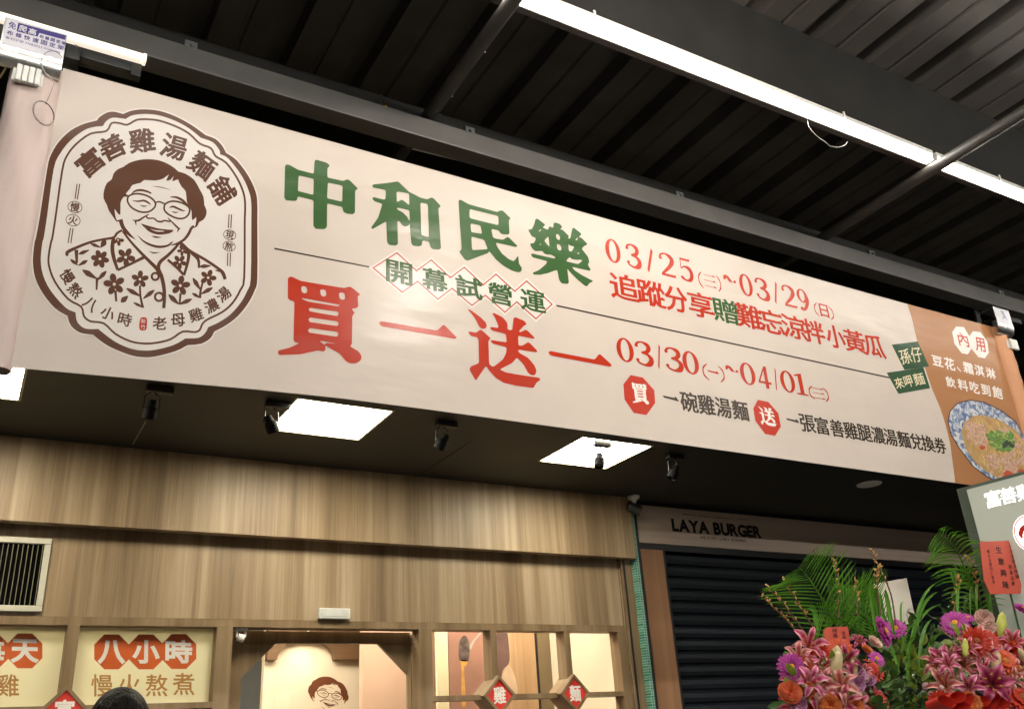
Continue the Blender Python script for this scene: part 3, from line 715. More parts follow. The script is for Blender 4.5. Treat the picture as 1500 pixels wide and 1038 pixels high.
# -- eight large characters, drawn stroke by stroke
BIG = {
 '中': (405, 225, 7.985, [[(100,140),(125,127),(165,140),(250,190),(435,238),(445,85),(465,72),(590,110),(625,145),(595,172),(595,282),(780,322),(825,302),(860,318),(955,412),(920,435),(918,690),(895,710),(820,705),(780,680),(768,625),(592,585),(590,860),(560,885),(460,882),(430,850),(432,548),(265,505),(245,510),(240,545),(215,557),(115,550),(90,520)],
   [(258,258),(425,295),(435,310),(430,485),(255,440),(250,430)], [(600,342),(760,375),(772,390),(768,565),(600,525),(592,515)]]),
 '和': (535, 255, 7.985, [[(80,135),(95,122),(240,108),(375,88),(395,97),(515,212),(540,222),(640,275),(725,297),(770,275),(800,285),(885,378),(855,400),(885,870),(860,885),(785,880),(760,850),(745,790),(668,775),(662,830),(640,845),(560,840),(538,810),(518,575),(510,600),(470,618),(430,600),(400,555),(375,550),(383,820),(355,837),(280,830),(255,800),(245,555),(85,645),(65,630),(150,510),(200,350),(110,322),(80,290),(95,270),(215,300),(235,295),(240,200),(225,185),(90,160)],
   [(365,210),(400,208),(490,225),(512,235),(515,355),(505,360),(440,305),(420,302),(370,330)], [(368,400),(390,395),(515,425),(520,540),(512,545),(490,500),(440,450),(375,415)], [(645,335),(720,350),(732,370),(745,730),(730,738),(660,715),(655,700)]]),
 '民': (660, 280, 7.985, [[(92,110),(115,100),(215,155),(545,245),(575,228),(610,228),(703,320),(680,340),(688,495),(670,510),(600,505),(575,485),(560,460),(482,442),(478,460),(495,540),(525,555),(615,570),(660,537),(685,545),(780,640),(770,655),(525,602),(545,650),(600,730),(680,795),(740,822),(790,752),(800,850),(835,900),(825,940),(790,950),(720,930),(620,875),(530,800),(470,725),(450,705),(440,725),(205,812),(170,805),(100,710),(128,680),(125,600),(105,350)],
   [(222,210),(540,288),(558,300),(560,400),(235,320),(220,300)], [(232,378),(340,400),(352,415),(368,500),(240,480)], [(242,532),(375,565),(395,580),(435,680),(265,690),(250,680)]]),
 '樂': (765, 310, 7.985, [[(155,85),(180,85),(272,155),(235,185),(300,215),(310,178),(325,175),(362,190),(365,135),(385,128),(440,145),(470,185),(440,205),(470,212),(545,285),(535,315),(560,315),(585,195),(605,190),(695,262),(660,300),(690,305),(760,375),(755,388),(720,405),(695,435),(770,530),(785,590),(765,620),(800,680),(790,692),(580,645),(610,685),(700,745),(825,808),(820,822),(785,835),(760,872),(735,870),(640,790),(560,710),(525,665),(545,830),(530,845),(460,840),(430,800),(410,690),(390,685),(300,720),(200,740),(130,735),(120,715),(200,680),(280,610),(290,580),(120,535),(98,500),(115,490),(370,548),(382,545),(385,530),(330,500),(290,505),(255,490),(235,460),(150,463),(115,430),(85,375),(135,370),(158,325),(150,305),(110,290),(65,210),(110,208),(135,160)],
   [(510,580),(555,530),(575,555),(640,565),(690,562),(703,575),(660,610),(640,612)], [(190,230),(215,205),(222,212),(200,235)], [(255,340),(305,288),(318,405),(305,400)], [(195,383),(215,375),(225,383),(210,392)], [(392,268),(415,262),(440,290),(440,332),(415,330),(398,310)], [(402,385),(430,382),(455,410),(455,455),(425,450),(408,430)], [(620,330),(645,305),(650,312),(635,338)], [(537,375),(560,400),(610,408),(575,470),(545,460)], [(640,487),(660,477),(670,490),(650,497)]]),
 '買': (400, 400, 7.414, [[(160,55),(185,38),(215,43),(300,85),(770,163),(825,147),(850,152),(948,230),(918,255),(925,360),(905,380),(850,388),(887,430),(860,465),(855,770),(835,795),(930,850),(962,905),(950,950),(900,980),(840,980),(790,955),(720,870),(600,805),(565,785),(570,830),(550,852),(485,840),(300,880),(70,890),(50,870),(55,840),(190,805),(285,760),(240,752),(220,730),(232,310),(180,293),(160,270)],
   [(503,738),(540,738),(700,768),(575,757),(558,778)], [(305,150),(330,140),(365,155),(372,205),(345,222),(310,205)], [(510,185),(535,175),(570,188),(578,240),(550,258),(518,240)], [(714,220),(740,208),(775,222),(782,278),(755,292),(722,275)], [(305,270),(400,285),(725,345),(710,362),(385,310),(330,290)], [(385,390),(405,376),(700,418),(712,440),(700,467),(395,415)], [(382,500),(405,482),(700,525),(712,550),(700,575),(395,530)], [(378,620),(400,597),(695,637),(710,660),(695,690),(390,645)]]),
 '一': (545, 420, 7.414, [[(75,385),(100,373),(705,475),(770,413),(790,420),(920,550),(905,565),(110,432),(80,410)]]),
 '送': (680, 440, 7.414, [[(35,97),(60,98),(180,185),(235,240),(245,285),(225,308),(185,305),(160,280),(120,200),(80,145)],
   [(40,345),(60,338),(130,350),(165,320),(190,322),(288,412),(262,435),(270,690),(305,718),(330,710),(420,640),(455,570),(460,520),(450,505),(310,470),(282,440),(300,430),(455,455),(460,440),(452,365),(300,325),(277,300),(290,287),(370,300),(368,270),(330,180),(300,138),(330,138),(420,185),(465,240),(472,290),(465,305),(490,322),(520,320),(535,190),(555,182),(650,220),(680,260),(650,272),(592,335),(610,345),(660,318),(685,325),(765,405),(755,418),(585,382),(588,490),(635,490),(690,452),(715,465),(793,545),(785,565),(600,535),(582,545),(600,570),(690,620),(760,700),(785,760),(775,800),(750,815),(715,805),(690,780),(640,690),(570,620),(520,680),(385,748),(450,780),(560,800),(690,820),(810,838),(830,860),(785,890),(755,945),(735,950),(560,925),(430,895),(340,840),(270,760),(235,710),(125,872),(55,750),(70,715),(150,685),(160,665),(155,430),(140,400),(70,385)]]),
 '一b': (790, 460, 7.414, [[(98,410),(120,400),(600,492),(645,435),(665,438),(785,550),(775,573),(130,452),(105,432)]]),
}
def big(ch): x0, y0, sc, ps = BIG[ch]; return [rounded(crop(x0, y0, sc, p), mx=2.2) for p in ps]
a = Art(SB, 2)
for ch in ('中', '和', '民', '樂'): a.px(big(ch))
a.build('lettering', M_GREEN, ban)
a = Art(SB, 2)
for ch in ('買', '一', '送', '一b'): a.px(big(ch))
a.build('lettering', M_RED, ban)

# -- rule lines
a = Art(SB, 1)
for p, q in (((401.7, 364), (540.7, 391)), ((815, 447.5), (1303, 553))): a.px(stroke([p, q], [2.4, 2.1], k=1))
a.build('rule_line', M_BLACKINK, ban)

# -- zigzag of five diamonds
zz = crop(535, 360, 5.172, [(60,168),(240,53),(388,190),(500,108),(645,242),(750,163),(893,297),(990,215),(1132,345),(1222,267),(1415,443),(1293,553),(1148,425),(1057,503),(910,375),(808,452),(658,322),(550,405),(397,270),(280,352)])
def grow(p, d):
    out = []; n = len(p); A = sum(p[i - 1][0] * p[i][1] - p[i][0] * p[i - 1][1] for i in range(n)); s = 1 if A > 0 else -1
    for i in range(n):
        a_, b_, c_ = p[i - 1], p[i], p[(i + 1) % n]; e = []
        for u, v in ((a_, b_), (b_, c_)):
            l = math.hypot(v[0] - u[0], v[1] - u[1]); e.append(((v[1] - u[1]) / l * s, -(v[0] - u[0]) / l * s))
        m = (e[0][0] + e[1][0], e[0][1] + e[1][1]); ml = math.hypot(*m); k = min(2.2, 1 / max(.3, (m[0] * e[0][0] + m[1] * e[0][1]) / ml))
        out.append((b_[0] + m[0] / ml * k * d, b_[1] + m[1] / ml * k * d))
    return out
zig = Art(SB, 1).px([grow(zz, 3.4)]).build('diamond_band', M_WHITEINK, ban)
Art(SB, 2).px([grow(zz, .8), grow(zz, -.8)]).build('outline', M_RED, zig)
a = Art(SB, 3); zt_, zb_ = SB.uv(584, 383.5)[1], SB.uv(587, 415.5)[1]
row(a, zb_, zt_, [('開', 566.5, 603), ('幕', 619, 654.5), ('試', 668, 705.5), ('營', 716, 749), ('運', 763, 798)], .0016, 1.8)
a.build('lettering', M_GREEN, zig)

# -- date lines and text
cx_, cy_ = 880, 335; X = lambda v, c0, s=7.5: c0 + v / s
a = Art(SB, 2)
zt_ = SB.uv(880 + 110 / 7.5, 335 + 112 / 7.5)[1]; zb_ = SB.uv(880 + 165 / 7.5, 335 + 380 / 7.5)[1]
it = [('0', 50, 215), ('3', 275, 437), ('/', 488, 592), ('2', 640, 815), ('5', 862, 1007), ('(', 1068, 1120, -.14, .58), ('三', 1130, 1265, -.03, .56), (')', 1275, 1322, -.13, .6), ('~', 1350, 1478, .34, .72)]
row(a, zb_, zt_, [(i[0], 880 + i[1] / 7.5, 880 + i[2] / 7.5, *i[3:]) for i in it])
it = [('0', 322, 465), ('3', 497, 645), ('/', 686, 757), ('2', 790, 942), ('9', 957, 1087), ('(', 1140, 1190, -.12, .52), ('日', 1205, 1298, -.07, .52), (')', 1310, 1360, -.14, .5)]
row(a, zb_, zt_, [(i[0], 1040 + i[1] / 7.5, 1040 + i[2] / 7.5, *i[3:]) for i in it], .0012, 1.5, False)
a.build('lettering', M_RED, ban); a = Art(SB, 2)
zt_ = SB.uv(895 + 105 / 7.5, 480 + 105 / 7.5)[1]; zb_ = SB.uv(895 + 205 / 7.5, 480 + 383 / 7.5)[1]
it = [('0', 60, 248), ('3', 262, 457), ('/', 498, 556), ('3', 590, 785), ('0', 785, 962), ('(', 1000, 1070, -.12, .59), ('一', 1058, 1185, .22, .36), (')', 1185, 1250, -.12, .6), ('~', 1260, 1390, .36, .70)]
row(a, zb_, zt_, [(i[0], 895 + i[1] / 7.5, 895 + i[2] / 7.5, *i[3:]) for i in it])
it = [('0', 330, 495), ('4', 520, 667), ('/', 700, 742), ('0', 772, 930), ('1', 918, 1070), ('(', 1080, 1140, -.10, .52), ('三', 1125, 1258, -.04, .50), (')', 1250, 1305, -.12, .54)]
row(a, zb_, zt_, [(i[0], 1040 + i[1] / 7.5, 1040 + i[2] / 7.5, *i[3:]) for i in it])
a.build('lettering', M_RED, ban)
zt_ = SB.uv(880 + 1050 / 7.5, 335 + 700 / 7.5)[1]; zb_ = SB.uv(880 + 1130 / 7.5, 335 + 975 / 7.5)[1]
a = Art(SB, 2)
r1 = [('追', 880 + 105 / 7.5, 880 + 408 / 7.5), ('蹤', 880 + 400 / 7.5, 880 + 700 / 7.5), ('分', 880 + 708 / 7.5, 880 + 945 / 7.5), ('享', 880 + 965 / 7.5, 880 + 1235 / 7.5),
      ('難', 1040 + 290 / 7.5, 1040 + 570 / 7.5), ('忘', 1040 + 548 / 7.5, 1040 + 805 / 7.5), ('涼', 1040 + 790 / 7.5, 1040 + 1045 / 7.5), ('拌', 1040 + 1027 / 7.5, 1040 + 1253 / 7.5),
      ('小', 1080 + 890 / 6.818, 1080 + 1068 / 6.818), ('黃', 1080 + 1065 / 6.818, 1080 + 1278 / 6.818), ('瓜', 1080 + 1265 / 6.818, 1080 + 1465 / 6.818)]
row(a, zb_, zt_, r1, .0018, 2.0); a.build('lettering', M_RED, ban)
a = Art(SB, 2); row(a, zb_, zt_, [('贈', 1040 + 35 / 7.5, 1040 + 300 / 7.5)],  .0017, 1.8); a.build('lettering', M_GREEN, ban)
# octagon badges
o1 = Art(SB, 1).px([crop(895, 480, 7.5, [(135,620),(215,518),(350,545),(475,685),(485,825),(390,957),(250,935),(147,785)])]).build('octagon_badge', M_DEEPRED, ban)
def shrunk(art, ch, px_l, px_r, pt_top, pt_bot):
    src = [[SB.uv(*q) for q in p] for p in big(ch)]; Xs = [q[0] for p in src for q in p]; Zs = [q[1] for p in src for q in p]
    t, b_ = SB.uv(*pt_top)[1], SB.uv(*pt_bot)[1]; m = (t + b_) / 2; u0, u1 = SB.u_at(px_l, m), SB.u_at(px_r, m)
    art.add_uv([[(u0 + (u1 - u0) * (q[0] - min(Xs)) / (max(Xs) - min(Xs)), b_ + (t - b_) * (q[1] - min(Zs)) / (max(Zs) - min(Zs))) for q in p] for p in src])
a = Art(SB, 2); shrunk(a, '買', 925, 949, (895 + 300 / 7.5, 480 + 607 / 7.5), (895 + 310 / 7.5, 480 + 835 / 7.5)); a.build('lettering', M_PAPERWHITE, o1)
o2 = Art(SB, 1).px([crop(1040, 510, 7.5, [(475,660),(525,565),(640,588),(750,712),(778,858),(715,960),(605,940),(497,795)])]).build('octagon_badge', M_DEEPRED, ban)
a = Art(SB, 2); shrunk(a, '送', 1112.5, 1135.5, (1040 + 600 / 7.5, 510 + 645 / 7.5), (1040 + 640 / 7.5, 510 + 850 / 7.5)); a.build('lettering', M_PAPERWHITE, o2)
a = Art(SB, 2)
zt_ = SB.uv(895 + 835 / 7.5, 480 + 705 / 7.5)[1]; zb_ = SB.uv(895 + 870 / 7.5, 480 + 922 / 7.5)[1]
row(a, zb_, zt_, [('一', 895 + 570 / 7.5, 895 + 742 / 7.5, .43, .68), ('碗', 895 + 765 / 7.5, 895 + 948 / 7.5), ('雞', 895 + 960 / 7.5, 895 + 1135 / 7.5), ('湯', 895 + 1150 / 7.5, 895 + 1315 / 7.5), ('麵', 1040 + 245 / 7.5, 1040 + 417 / 7.5)], .0014, 1.8)
a.build('lettering', M_BLACKINK, ban); a = Art(SB, 2)
zt_ = SB.uv(1140 + 240 / 5.765, 580 + 160 / 5.765)[1]; zb_ = SB.uv(1140 + 260 / 5.765, 580 + 303 / 5.765)[1]
k = 5.765
row(a, zb_, zt_, [('一', 1140 + 68 / k, 1140 + 175 / k, .43, .68)] + [(c, 1140 + x0 / k, 1140 + x1 / k) for c, x0, x1 in (('張', 185, 308), ('富', 315, 423), ('善', 440, 548), ('雞', 555, 668), ('腿', 672, 785), ('濃', 790, 893), ('湯', 897, 998), ('麵', 1008, 1110), ('兌', 1117, 1210), ('換', 1213, 1315), ('券', 1322, 1410))], .0013, 1.8)
a.build('lettering', M_BLACKINK, ban)

# -- orange panel with menu note and bowl
K = 3.843
def c7(p): return crop(1290, 450, K, p)
edge = [SB.uv(*p) for p in catmull(c7([(155, 0), (175, 60), (200, 170), (240, 310), (290, 460), (340, 580), (385, 740), (405, 870), (420, 990)]), False)]
edge[0] = (edge[0][0], ztop(edge[0][0]) - .001)
xr_ = 4.732
poly = edge + [(edge[-1][0], zbot(edge[-1][0]) + .001)] + [(x, zbot(x) + .001) for x in (4.2, 4.4, 4.6)] + [(xr_, zbot(xr_) + .001), (xr_, ztop(xr_) - .001)] + [(x, ztop(x) - .001) for x in (4.6, 4.45)]
Art(SB, 1).add_uv([poly]).build('orange_panel', M_ORANGE, ban)
for poly_, chars in (([(62,210),(208,192),(272,333),(133,352)], (('孫', ((95,240),(155,231),(120,322))), ('仔', ((160,228),(217,220),(183,312))))),
                     ([(33,368),(240,338),(278,455),(100,487)], (('來', ((70,400),(116,392),(90,460))), ('呷', ((122,390),(166,382),(142,452))), ('麵', ((175,376),(232,366),(196,442)))))):
    tg = Art(SB, 2).px([c7(poly_)]).build('green_tag', M_DKGREEN, ban)
    for ch, p in chars: a = Art(SB, 4); quad_px(a, ch, *c7(p), .0006); a.build('character', M_CREAMINK, tg)
for poly_, ch, p in (([(402,140),(425,108),(468,112),(500,165),(515,225),(490,265),(455,258),(415,205)], '內', [(426,138),(482,150),(444,214)]), ([(500,160),(520,135),(560,140),(600,195),(608,255),(585,287),(550,280),(512,235)], '用', [(527,166),(580,178),(538,242)])):
    oc = Art(SB, 2).px([c7(poly_)]).build('octagon_badge', M_PAPERWHITE, ban); a = Art(SB, 4); quad_px(a, ch, *c7(p), .0014); a.build('lettering', M_DEEPRED, oc)
a = Art(SB, 2)
for ch, x0, y0, x1, y1 in (('豆',285,268,350,335),('花',355,278,418,360),('、',428,335,450,362),('霜',460,305,522,380),('淇',525,320,583,393),('淋',588,335,648,407),('飲',362,385,422,455),('料',430,400,492,475),('吃',497,413,556,490),('到',562,428,618,503),('飽',625,440,686,520)):
    if ch == '飲': a.build('lettering', M_PAPERWHITE, ban); a = Art(SB, 2)
    h_ = (y1 - y0) * .80; quad_px(a, ch, *c7([(x0, y0), (x1 - 8, y0 + (x1 - x0) * .24), (x0 + 10, y0 + h_)]), .0016, 1.2)
a.build('lettering', M_PAPERWHITE, ban)
# bowl picture
def clipx(ps): return [[(min(q[0], xr_), q[1]) for q in (SB.uv(*p) for p in poly_)] for poly_ in ps]
mb = bpy.data.materials.new('blue_white_glaze'); mb.use_nodes = True; nt = mb.node_tree; b = nt.nodes['Principled BSDF']; b.inputs['Roughness'].default_value = .38
tc = nt.nodes.new('ShaderNodeTexCoord'); n1 = nt.nodes.new('ShaderNodeTexNoise'); n1.inputs['Scale'].default_value = 26; n1.inputs['Detail'].default_value = 4; n1.inputs['Distortion'].default_value = 1.5
nt.links.new(tc.outputs['Object'], n1.inputs[0]); r = nt.nodes.new('ShaderNodeValToRGB'); e = r.color_ramp.elements
e[0].position = .40; e[0].color = (.07, .11, .24, 1); e[1].position = .60; e[1].color = (.58, .58, .58, 1); k_ = e.new(.48); k_.color = (.22, .28, .40, 1)
nt.links.new(n1.outputs[0], r.inputs[0]); nt.links.new(r.outputs[0], b.inputs['Base Color'])
rim = c7([(378,640),(390,585),(430,540),(500,522),(580,533),(680,582),(760,645),(860,740),(960,860),(960,1040),(860,1035),(760,1014),(690,1000),(600,955),(520,895),(440,790),(395,715)])
body = c7([(400,715),(440,790),(520,895),(600,955),(690,1000),(760,1014),(860,1035),(700,1020),(560,1005),(500,900),(450,800)])
bw = Art(SB, 2).add_uv(clipx([rim])).build('bowl_picture', mb, ban)
Art(SB, 3).add_uv(clipx(stroke(rim, 1.3, k=1, closed=True))).build('rim_line', M_BLACKINK, bw)
soup = c7([(452,700),(470,650),(520,610),(570,605),(660,630),(760,690),(860,775),(940,880),(940,1010),(860,1010),(760,1000),(690,980),(600,925),(530,870),(475,790)])
ms = mat('broth', (.36, .19, .06), .38, var=.3, vs=30, col2=(.52, .33, .12)); Art(SB, 3).add_uv(clipx([soup])).build('broth', ms, bw)
random.seed(21)
def blobs(n, cx0, cx1, cy0, cy1, r0, r1, rough=.35):
    out = []
    for _ in range(n):
        cx, cy, rr = ru(cx0, cx1), ru(cy0, cy1), ru(r0, r1); m_ = 9; rot = ru(0, 3)
        out.append(catmull([(cx + math.cos(t) * rr * ru(1 - rough, 1 + rough) * 1.25, cy + math.sin(t) * rr * ru(1 - rough, 1 + rough)) for t in (rot + 2 * math.pi * i / m_ for i in range(m_))], True, 3))
    return out
def pic(name, m, ps, layer):
    a = Art(SB, layer)
    for p in ps: a.add_uv(clipx([c7(p)]))
    a.build(name, m, bw)
nd = []
for _ in range(130):
    x, y = ru(500, 800), ru(620, 960)
    if (x - 480) * .8 + 560 < y - 190 and x < 560: continue
    l = ru(25, 70); dx = ru(-.6, 1); nd.append(stroke([(x, y), (x + l * .5 * dx + 4, y + l * .5), (x + l * dx, y + l)], [2, 4.5, 2])[0])
nd = [p for p in nd if all(q[1] < 560 + (q[0] - 440) * 1.35 + 150 and q[1] < 985 and q[1] > 610 + max(0, q[0] - 620) * .5 for q in p)]
pic('noodles', mat('noodle_print', (.52, .34, .10), .4, var=.2, vs=40, col2=(.72, .55, .22)), nd, 4)
pic('meat', mat('meat_print', (.34, .16, .09), .4, var=.35, vs=70, col2=(.66, .45, .33)), blobs(24, 490, 600, 640, 770, 10, 20, .5) + blobs(30, 600, 810, 820, 960, 10, 20, .5) + blobs(14, 670, 840, 670, 800, 9, 18, .5), 5)
pic('tomato', mat('tomato_print', (.45, .06, .02), .4), blobs(2, 560, 600, 785, 805, 10, 16) + blobs(2, 690, 720, 910, 950, 14, 20) + blobs(1, 790, 800, 920, 940, 14, 16), 6)
pic('greens', mat('greens_print', (.06, .15, .02), .4, var=.5, vs=60, col2=(.16, .30, .05)), blobs(34, 612, 748, 700, 800, 8, 17, .5), 7)
pic('greens', mat('greens_light_print', (.20, .34, .06), .4, var=.5, vs=60, col2=(.34, .46, .14)), blobs(26, 618, 742, 700, 795, 3, 7, .6), 8)
pic('seaweed', mat('seaweed_print', (.03, .045, .03), .4), blobs(5, 690, 740, 755, 790, 8, 16, .4), 9)

# -- round emblem
def ring_px(tl, tr, br_, bl): return [crop(40, 150, 5.19, tl), crop(200, 150, 5.19, tr), crop(200, 330, 5.19, br_), crop(40, 330, 5.19, bl)]
outer = sum(ring_px([(65,1030),(95,870),(150,510),(180,400),(240,300),(330,215),(430,165),(525,140),(533,130),(560,105),(610,78),(660,73),(722,88),(732,88),(800,63)],
  [(70,55),(180,68),(300,110),(420,175),(515,243),(524,250),(600,280),(650,330),(678,380),(685,388),(760,440),(850,560),(905,680),(918,770),(918,900)],
  [(918,0),(918,400),(900,490),(850,590),(770,690),(680,760),(600,803),(590,810),(560,860),(490,900),(395,910),(385,912),(300,955),(150,995),(50,1002)],
  [(780,985),(640,930),(560,880),(505,836),(495,830),(400,815),(330,760),(307,695),(298,685),(210,630),(120,520),(60,400),(42,270),(55,130)]), [])
inner = sum(ring_px([(125,1030),(150,870),(200,510),(250,390),(330,290),(430,215),(500,190),(570,182),(577,178),(600,145),(650,118),(742,127),(750,126),(800,100)],
  [(70,90),(180,103),(300,145),(400,200),(486,268),(494,272),(580,305),(630,365),(634,392),(640,398),(700,430),(800,560),(855,680),(872,770),(872,900)],
  [(872,0),(868,400),(840,500),(790,590),(710,680),(620,740),(550,772),(543,778),(520,820),(470,855),(375,860),(365,864),(280,910),(150,945),(50,952)],
  [(780,935),(660,880),(545,793),(536,788),(440,785),(380,735),(367,668),(360,660),(290,625),(180,500),(120,380),(102,260),(115,130)]), [])
thin = sum(ring_px([(190,1030),(215,870),(265,520),(300,410),(370,320),(480,240),(600,220),(640,160),(700,160),(760,172),(830,135),(900,130)],
  [(70,130),(170,140),(300,185),(400,240),(480,315),(565,350),(600,410),(680,460),(760,570),(810,680),(825,770),(822,900)],
  [(822,0),(818,400),(790,490),(730,590),(650,660),(540,715),(500,750),(480,795),(440,812),(350,808),(260,865),(150,893),(50,898)],
  [(780,880),(670,825),(580,745),(480,730),(430,690),(410,620),(310,560),(210,430),(165,310),(163,230),(180,130)]), [])
em = Art(SB, 1).px([catmull(grow(outer, 2.0), True, 3)]).build('emblem', M_WHITEINK, ban)
Art(SB, 2).px([catmull(outer, True, 3), catmull(inner, True, 3)]).strip(*stroke(thin, 3.0, k=3, closed=True)).build('border', M_BROWN, em)

def flower(cx, cy, r, n, rot=0.0, partial=None):
    g = []
    for i in range(n):
        if partial and i not in partial: continue
        t = rot + 2 * math.pi * i / n; g.append([ellipse(cx + math.cos(t) * r * .60, cy + math.sin(t) * r * .60, r * .42, r * .30, t, 14)])
    g.append([ellipse(cx, cy, r * .38, r * .38, 0, 14), ellipse(cx, cy, r * .15, r * .15, 0, 10)]); return g
def leaf(x0, y0, x1, y1, w):
    mx, my = (x0 + x1) / 2, (y0 + y1) / 2; dx, dy = x1 - x0, y1 - y0; l = math.hypot(dx, dy); nx, ny = -dy / l * w / 2, dx / l * w / 2
    return [catmull([(x0, y0), (x0 + dx * .3 + nx * .85, y0 + dy * .3 + ny * .85), (mx + nx * .9, my + ny * .9), (x1, y1), (mx - nx * .9, my - ny * .9), (x0 + dx * .3 - nx * .85, y0 + dy * .3 - ny * .85)], True, 3)]
HAIR = [(185,605),(155,608),(125,565),(85,505),(70,460),(40,400),(45,330),(70,265),(113,232),(130,180),(170,140),(215,122),(270,85),(350,60),(430,52),(530,60),(620,95),(680,135),(712,163),(770,180),(850,235),(900,320),(935,390),(942,460),(962,510),(955,560),(930,595),(895,615),(880,650),(850,665),(862,640),(870,570),(832,598),(828,520),(805,468),(785,430),(775,340),(740,300),(715,255),(703,232),(655,250),(668,203),(640,235),(600,242),(625,188),(575,225),(500,243),(405,238),(375,262),(300,282),(278,315),(240,362),(265,372),(228,384),(205,410),(192,450),(190,548),(160,525),(138,498),(150,575),(165,598),(195,592)]
FACE = [  # (points, widths, closed)
 ([(255,405),(275,375),(340,360),(420,375),(480,410),(505,450),(490,490),(440,522),(370,522),(300,490),(262,445)], 16, 1), ([(582,485),(595,450),(650,428),(720,435),(780,462),(810,495),(800,545),(760,578),(700,580),(630,550),(590,515)], 16, 1),
 ([(505,440),(540,432),(585,450)], 14, 0), ([(225,382),(262,382)], 12, 0), ([(290,362),(320,338),(370,328),(430,340),(468,358)], [4,16,20,18,12], 0), ([(638,390),(690,392),(740,415),(780,450),(808,475)], [8,18,22,18,14], 0),
 ([(298,422),(350,428),(400,422),(440,440),(462,460)], [4,14,18,16,5], 0), ([(365,460),(400,472),(435,468)], [2,12,2], 0), ([(628,487),(660,475),(700,490),(740,508),(772,515)], [6,18,18,14,3], 0), ([(650,517),(680,528),(712,524)], [2,12,2], 0),
 ([(470,292),(550,302),(640,325)], [1,8,2], 0), ([(300,595),(350,600),(400,570),(445,545)], [5,18,15,9], 0), ([(326,600),(332,645)], [20,3], 0), ([(420,560),(440,580),(490,580),(520,605),(560,610),(585,600),(635,608),(622,582)], [12,14,12,14,16,14,14,8], 0),
 ([(615,575),(660,620),(700,660),(727,675)], [6,13,16,6], 0), ([(714,668),(700,705)], [20,4], 0), ([(470,738),(510,748),(555,750)], [4,15,4], 0), ([(345,732),(400,785),(470,820),(540,835),(610,825),(645,800),(662,785)], [3,14,20,22,18,14,4], 0),
 ([(850,650),(825,670),(800,720),(760,770),(700,805),(640,820)], [24,24,26,24,20,6], 0), ([(192,590),(215,660),(270,725),(325,768)], [36,34,26,3], 0), ([(445,875),(490,888),(545,883)], [2,12,2], 0)]
MOUTH = [[(375,628),(420,640),(470,655),(540,672),(610,680),(665,685),(640,710),(590,722),(520,725),(450,700),(410,665)], [(460,672),(500,685),(560,690),(585,697),(530,700),(490,690)]]
def portrait(surf, layer, f, body, parent, m):
    """hair and drawn lines; f maps the drawing's own units to surface metres"""
    a = Art(surf, layer)
    P = lambda polys: a.add_uv([[f(q) for q in p] for p in polys])
    P([catmull(HAIR, True, 2)])
    a.build('hair', m, parent); a = Art(surf, layer)
    P = lambda polys: a.add_uv([[f(q) for q in p] for p in polys])
    for p, w, c in FACE[: len(FACE) if body else 18]: P(stroke(p, w, closed=bool(c)))
    P([catmull(x, True, 3) for x in MOUTH]); a.build('face_lines', m, parent)
portrait(SB, 2, lambda q: SB.uv(145 + q[0] / 6.106, 225 + q[1] / 6.106), True, em, M_BROWN)
a = Art(SB, 2)
L = lambda p: crop(85, 330, 6.92, p); Rr_ = lambda p: crop(205, 330, 7.414, p)
for p, w in (([(650,50),(600,80),(560,125),(450,145),(320,175),(180,230),(95,275),(95,312)], [20,24,26,24,26,30,36,26]), ([(562,130),(550,230),(565,330),(605,455)], [38,40,38,28]), ([(605,455),(740,390),(880,320)], [26,28,34]), ([(655,60),(740,170),(860,300),(930,370),(1000,440),(1020,480)], [22,24,30,34,38,38]),
             ([(580,660),(590,772)], [28,22]), ([(830,610),(835,720),(860,835)], [20,22,26]), ([(395,530),(390,655)], [30,18]), ([(185,250),(190,385)], [40,22])): a.px([stroke(L(p), [x / 6.92 for x in w])[0]])
for v in ((690,638,840,722,46), (978,655,858,748,46), (760,780,872,838,30), (636,780,710,715,58), (245,452,395,545,58), (492,462,398,560,46), (205,295,320,250,38), (122,345,205,408,36), (302,355,203,410,40), (325,185,438,228,34), (485,150,432,226,60)): a.px([L(p) for p in leaf(*v)])
for v in ((425,342,92,6,.2), (685,325,98,5,.2), (570,598,110,5,-.5), (830,548,88,5,-1.5), (608,150,60,5,.1,(0, 1, 2))):
    for g in flower(*v): a.px([L(p) for p in g])
for p, w in (([(430,190),(380,250),(300,330),(220,400),(200,470),(235,560),(260,680),(265,800),(258,900)], [26,30,34,38,40,42,40,36,34]), ([(440,195),(520,280),(522,380),(478,545)], [40,40,34,26]), ([(475,540),(400,460),(300,375)], [26,28,28]), ([(440,190),(540,280),(700,370),(850,470),(900,520),(925,588)], [26,34,30,30,40,34]), ([(560,300),(630,370),(640,465)], [36,34,24]),
             ([(440,740),(430,852)], [26,22]), ([(690,590),(660,700),(650,792)], [20,24,28]), ([(820,490),(880,500)], [10,26])): a.px([stroke(Rr_(p), [x / 7.414 for x in w])[0]])
for c_, r_ in (((165, 557), 40), ((207, 778), 46)): a.px([Rr_(ellipse(*c_, r_ + 10, r_ + 10)), Rr_(ellipse(*c_, r_ - 14, r_ - 14))])
for v in ((308,750,425,862,54), (567,800,418,862,48), (572,570,658,705,50), (792,675,658,750,48), (563,735,660,792,36), (640,450,772,440,44)): a.px([Rr_(p) for p in leaf(*v)])
for v in ((430,400,80,5,.3), (462,275,58,5,.5), (437,655,108,5,-1.4), (740,570,90,5,-1.2)):
    for g in flower(*v): a.px([Rr_(p) for p in g])
a.build('floral_shirt', M_BROWN, em)
a = Art(SB, 2)
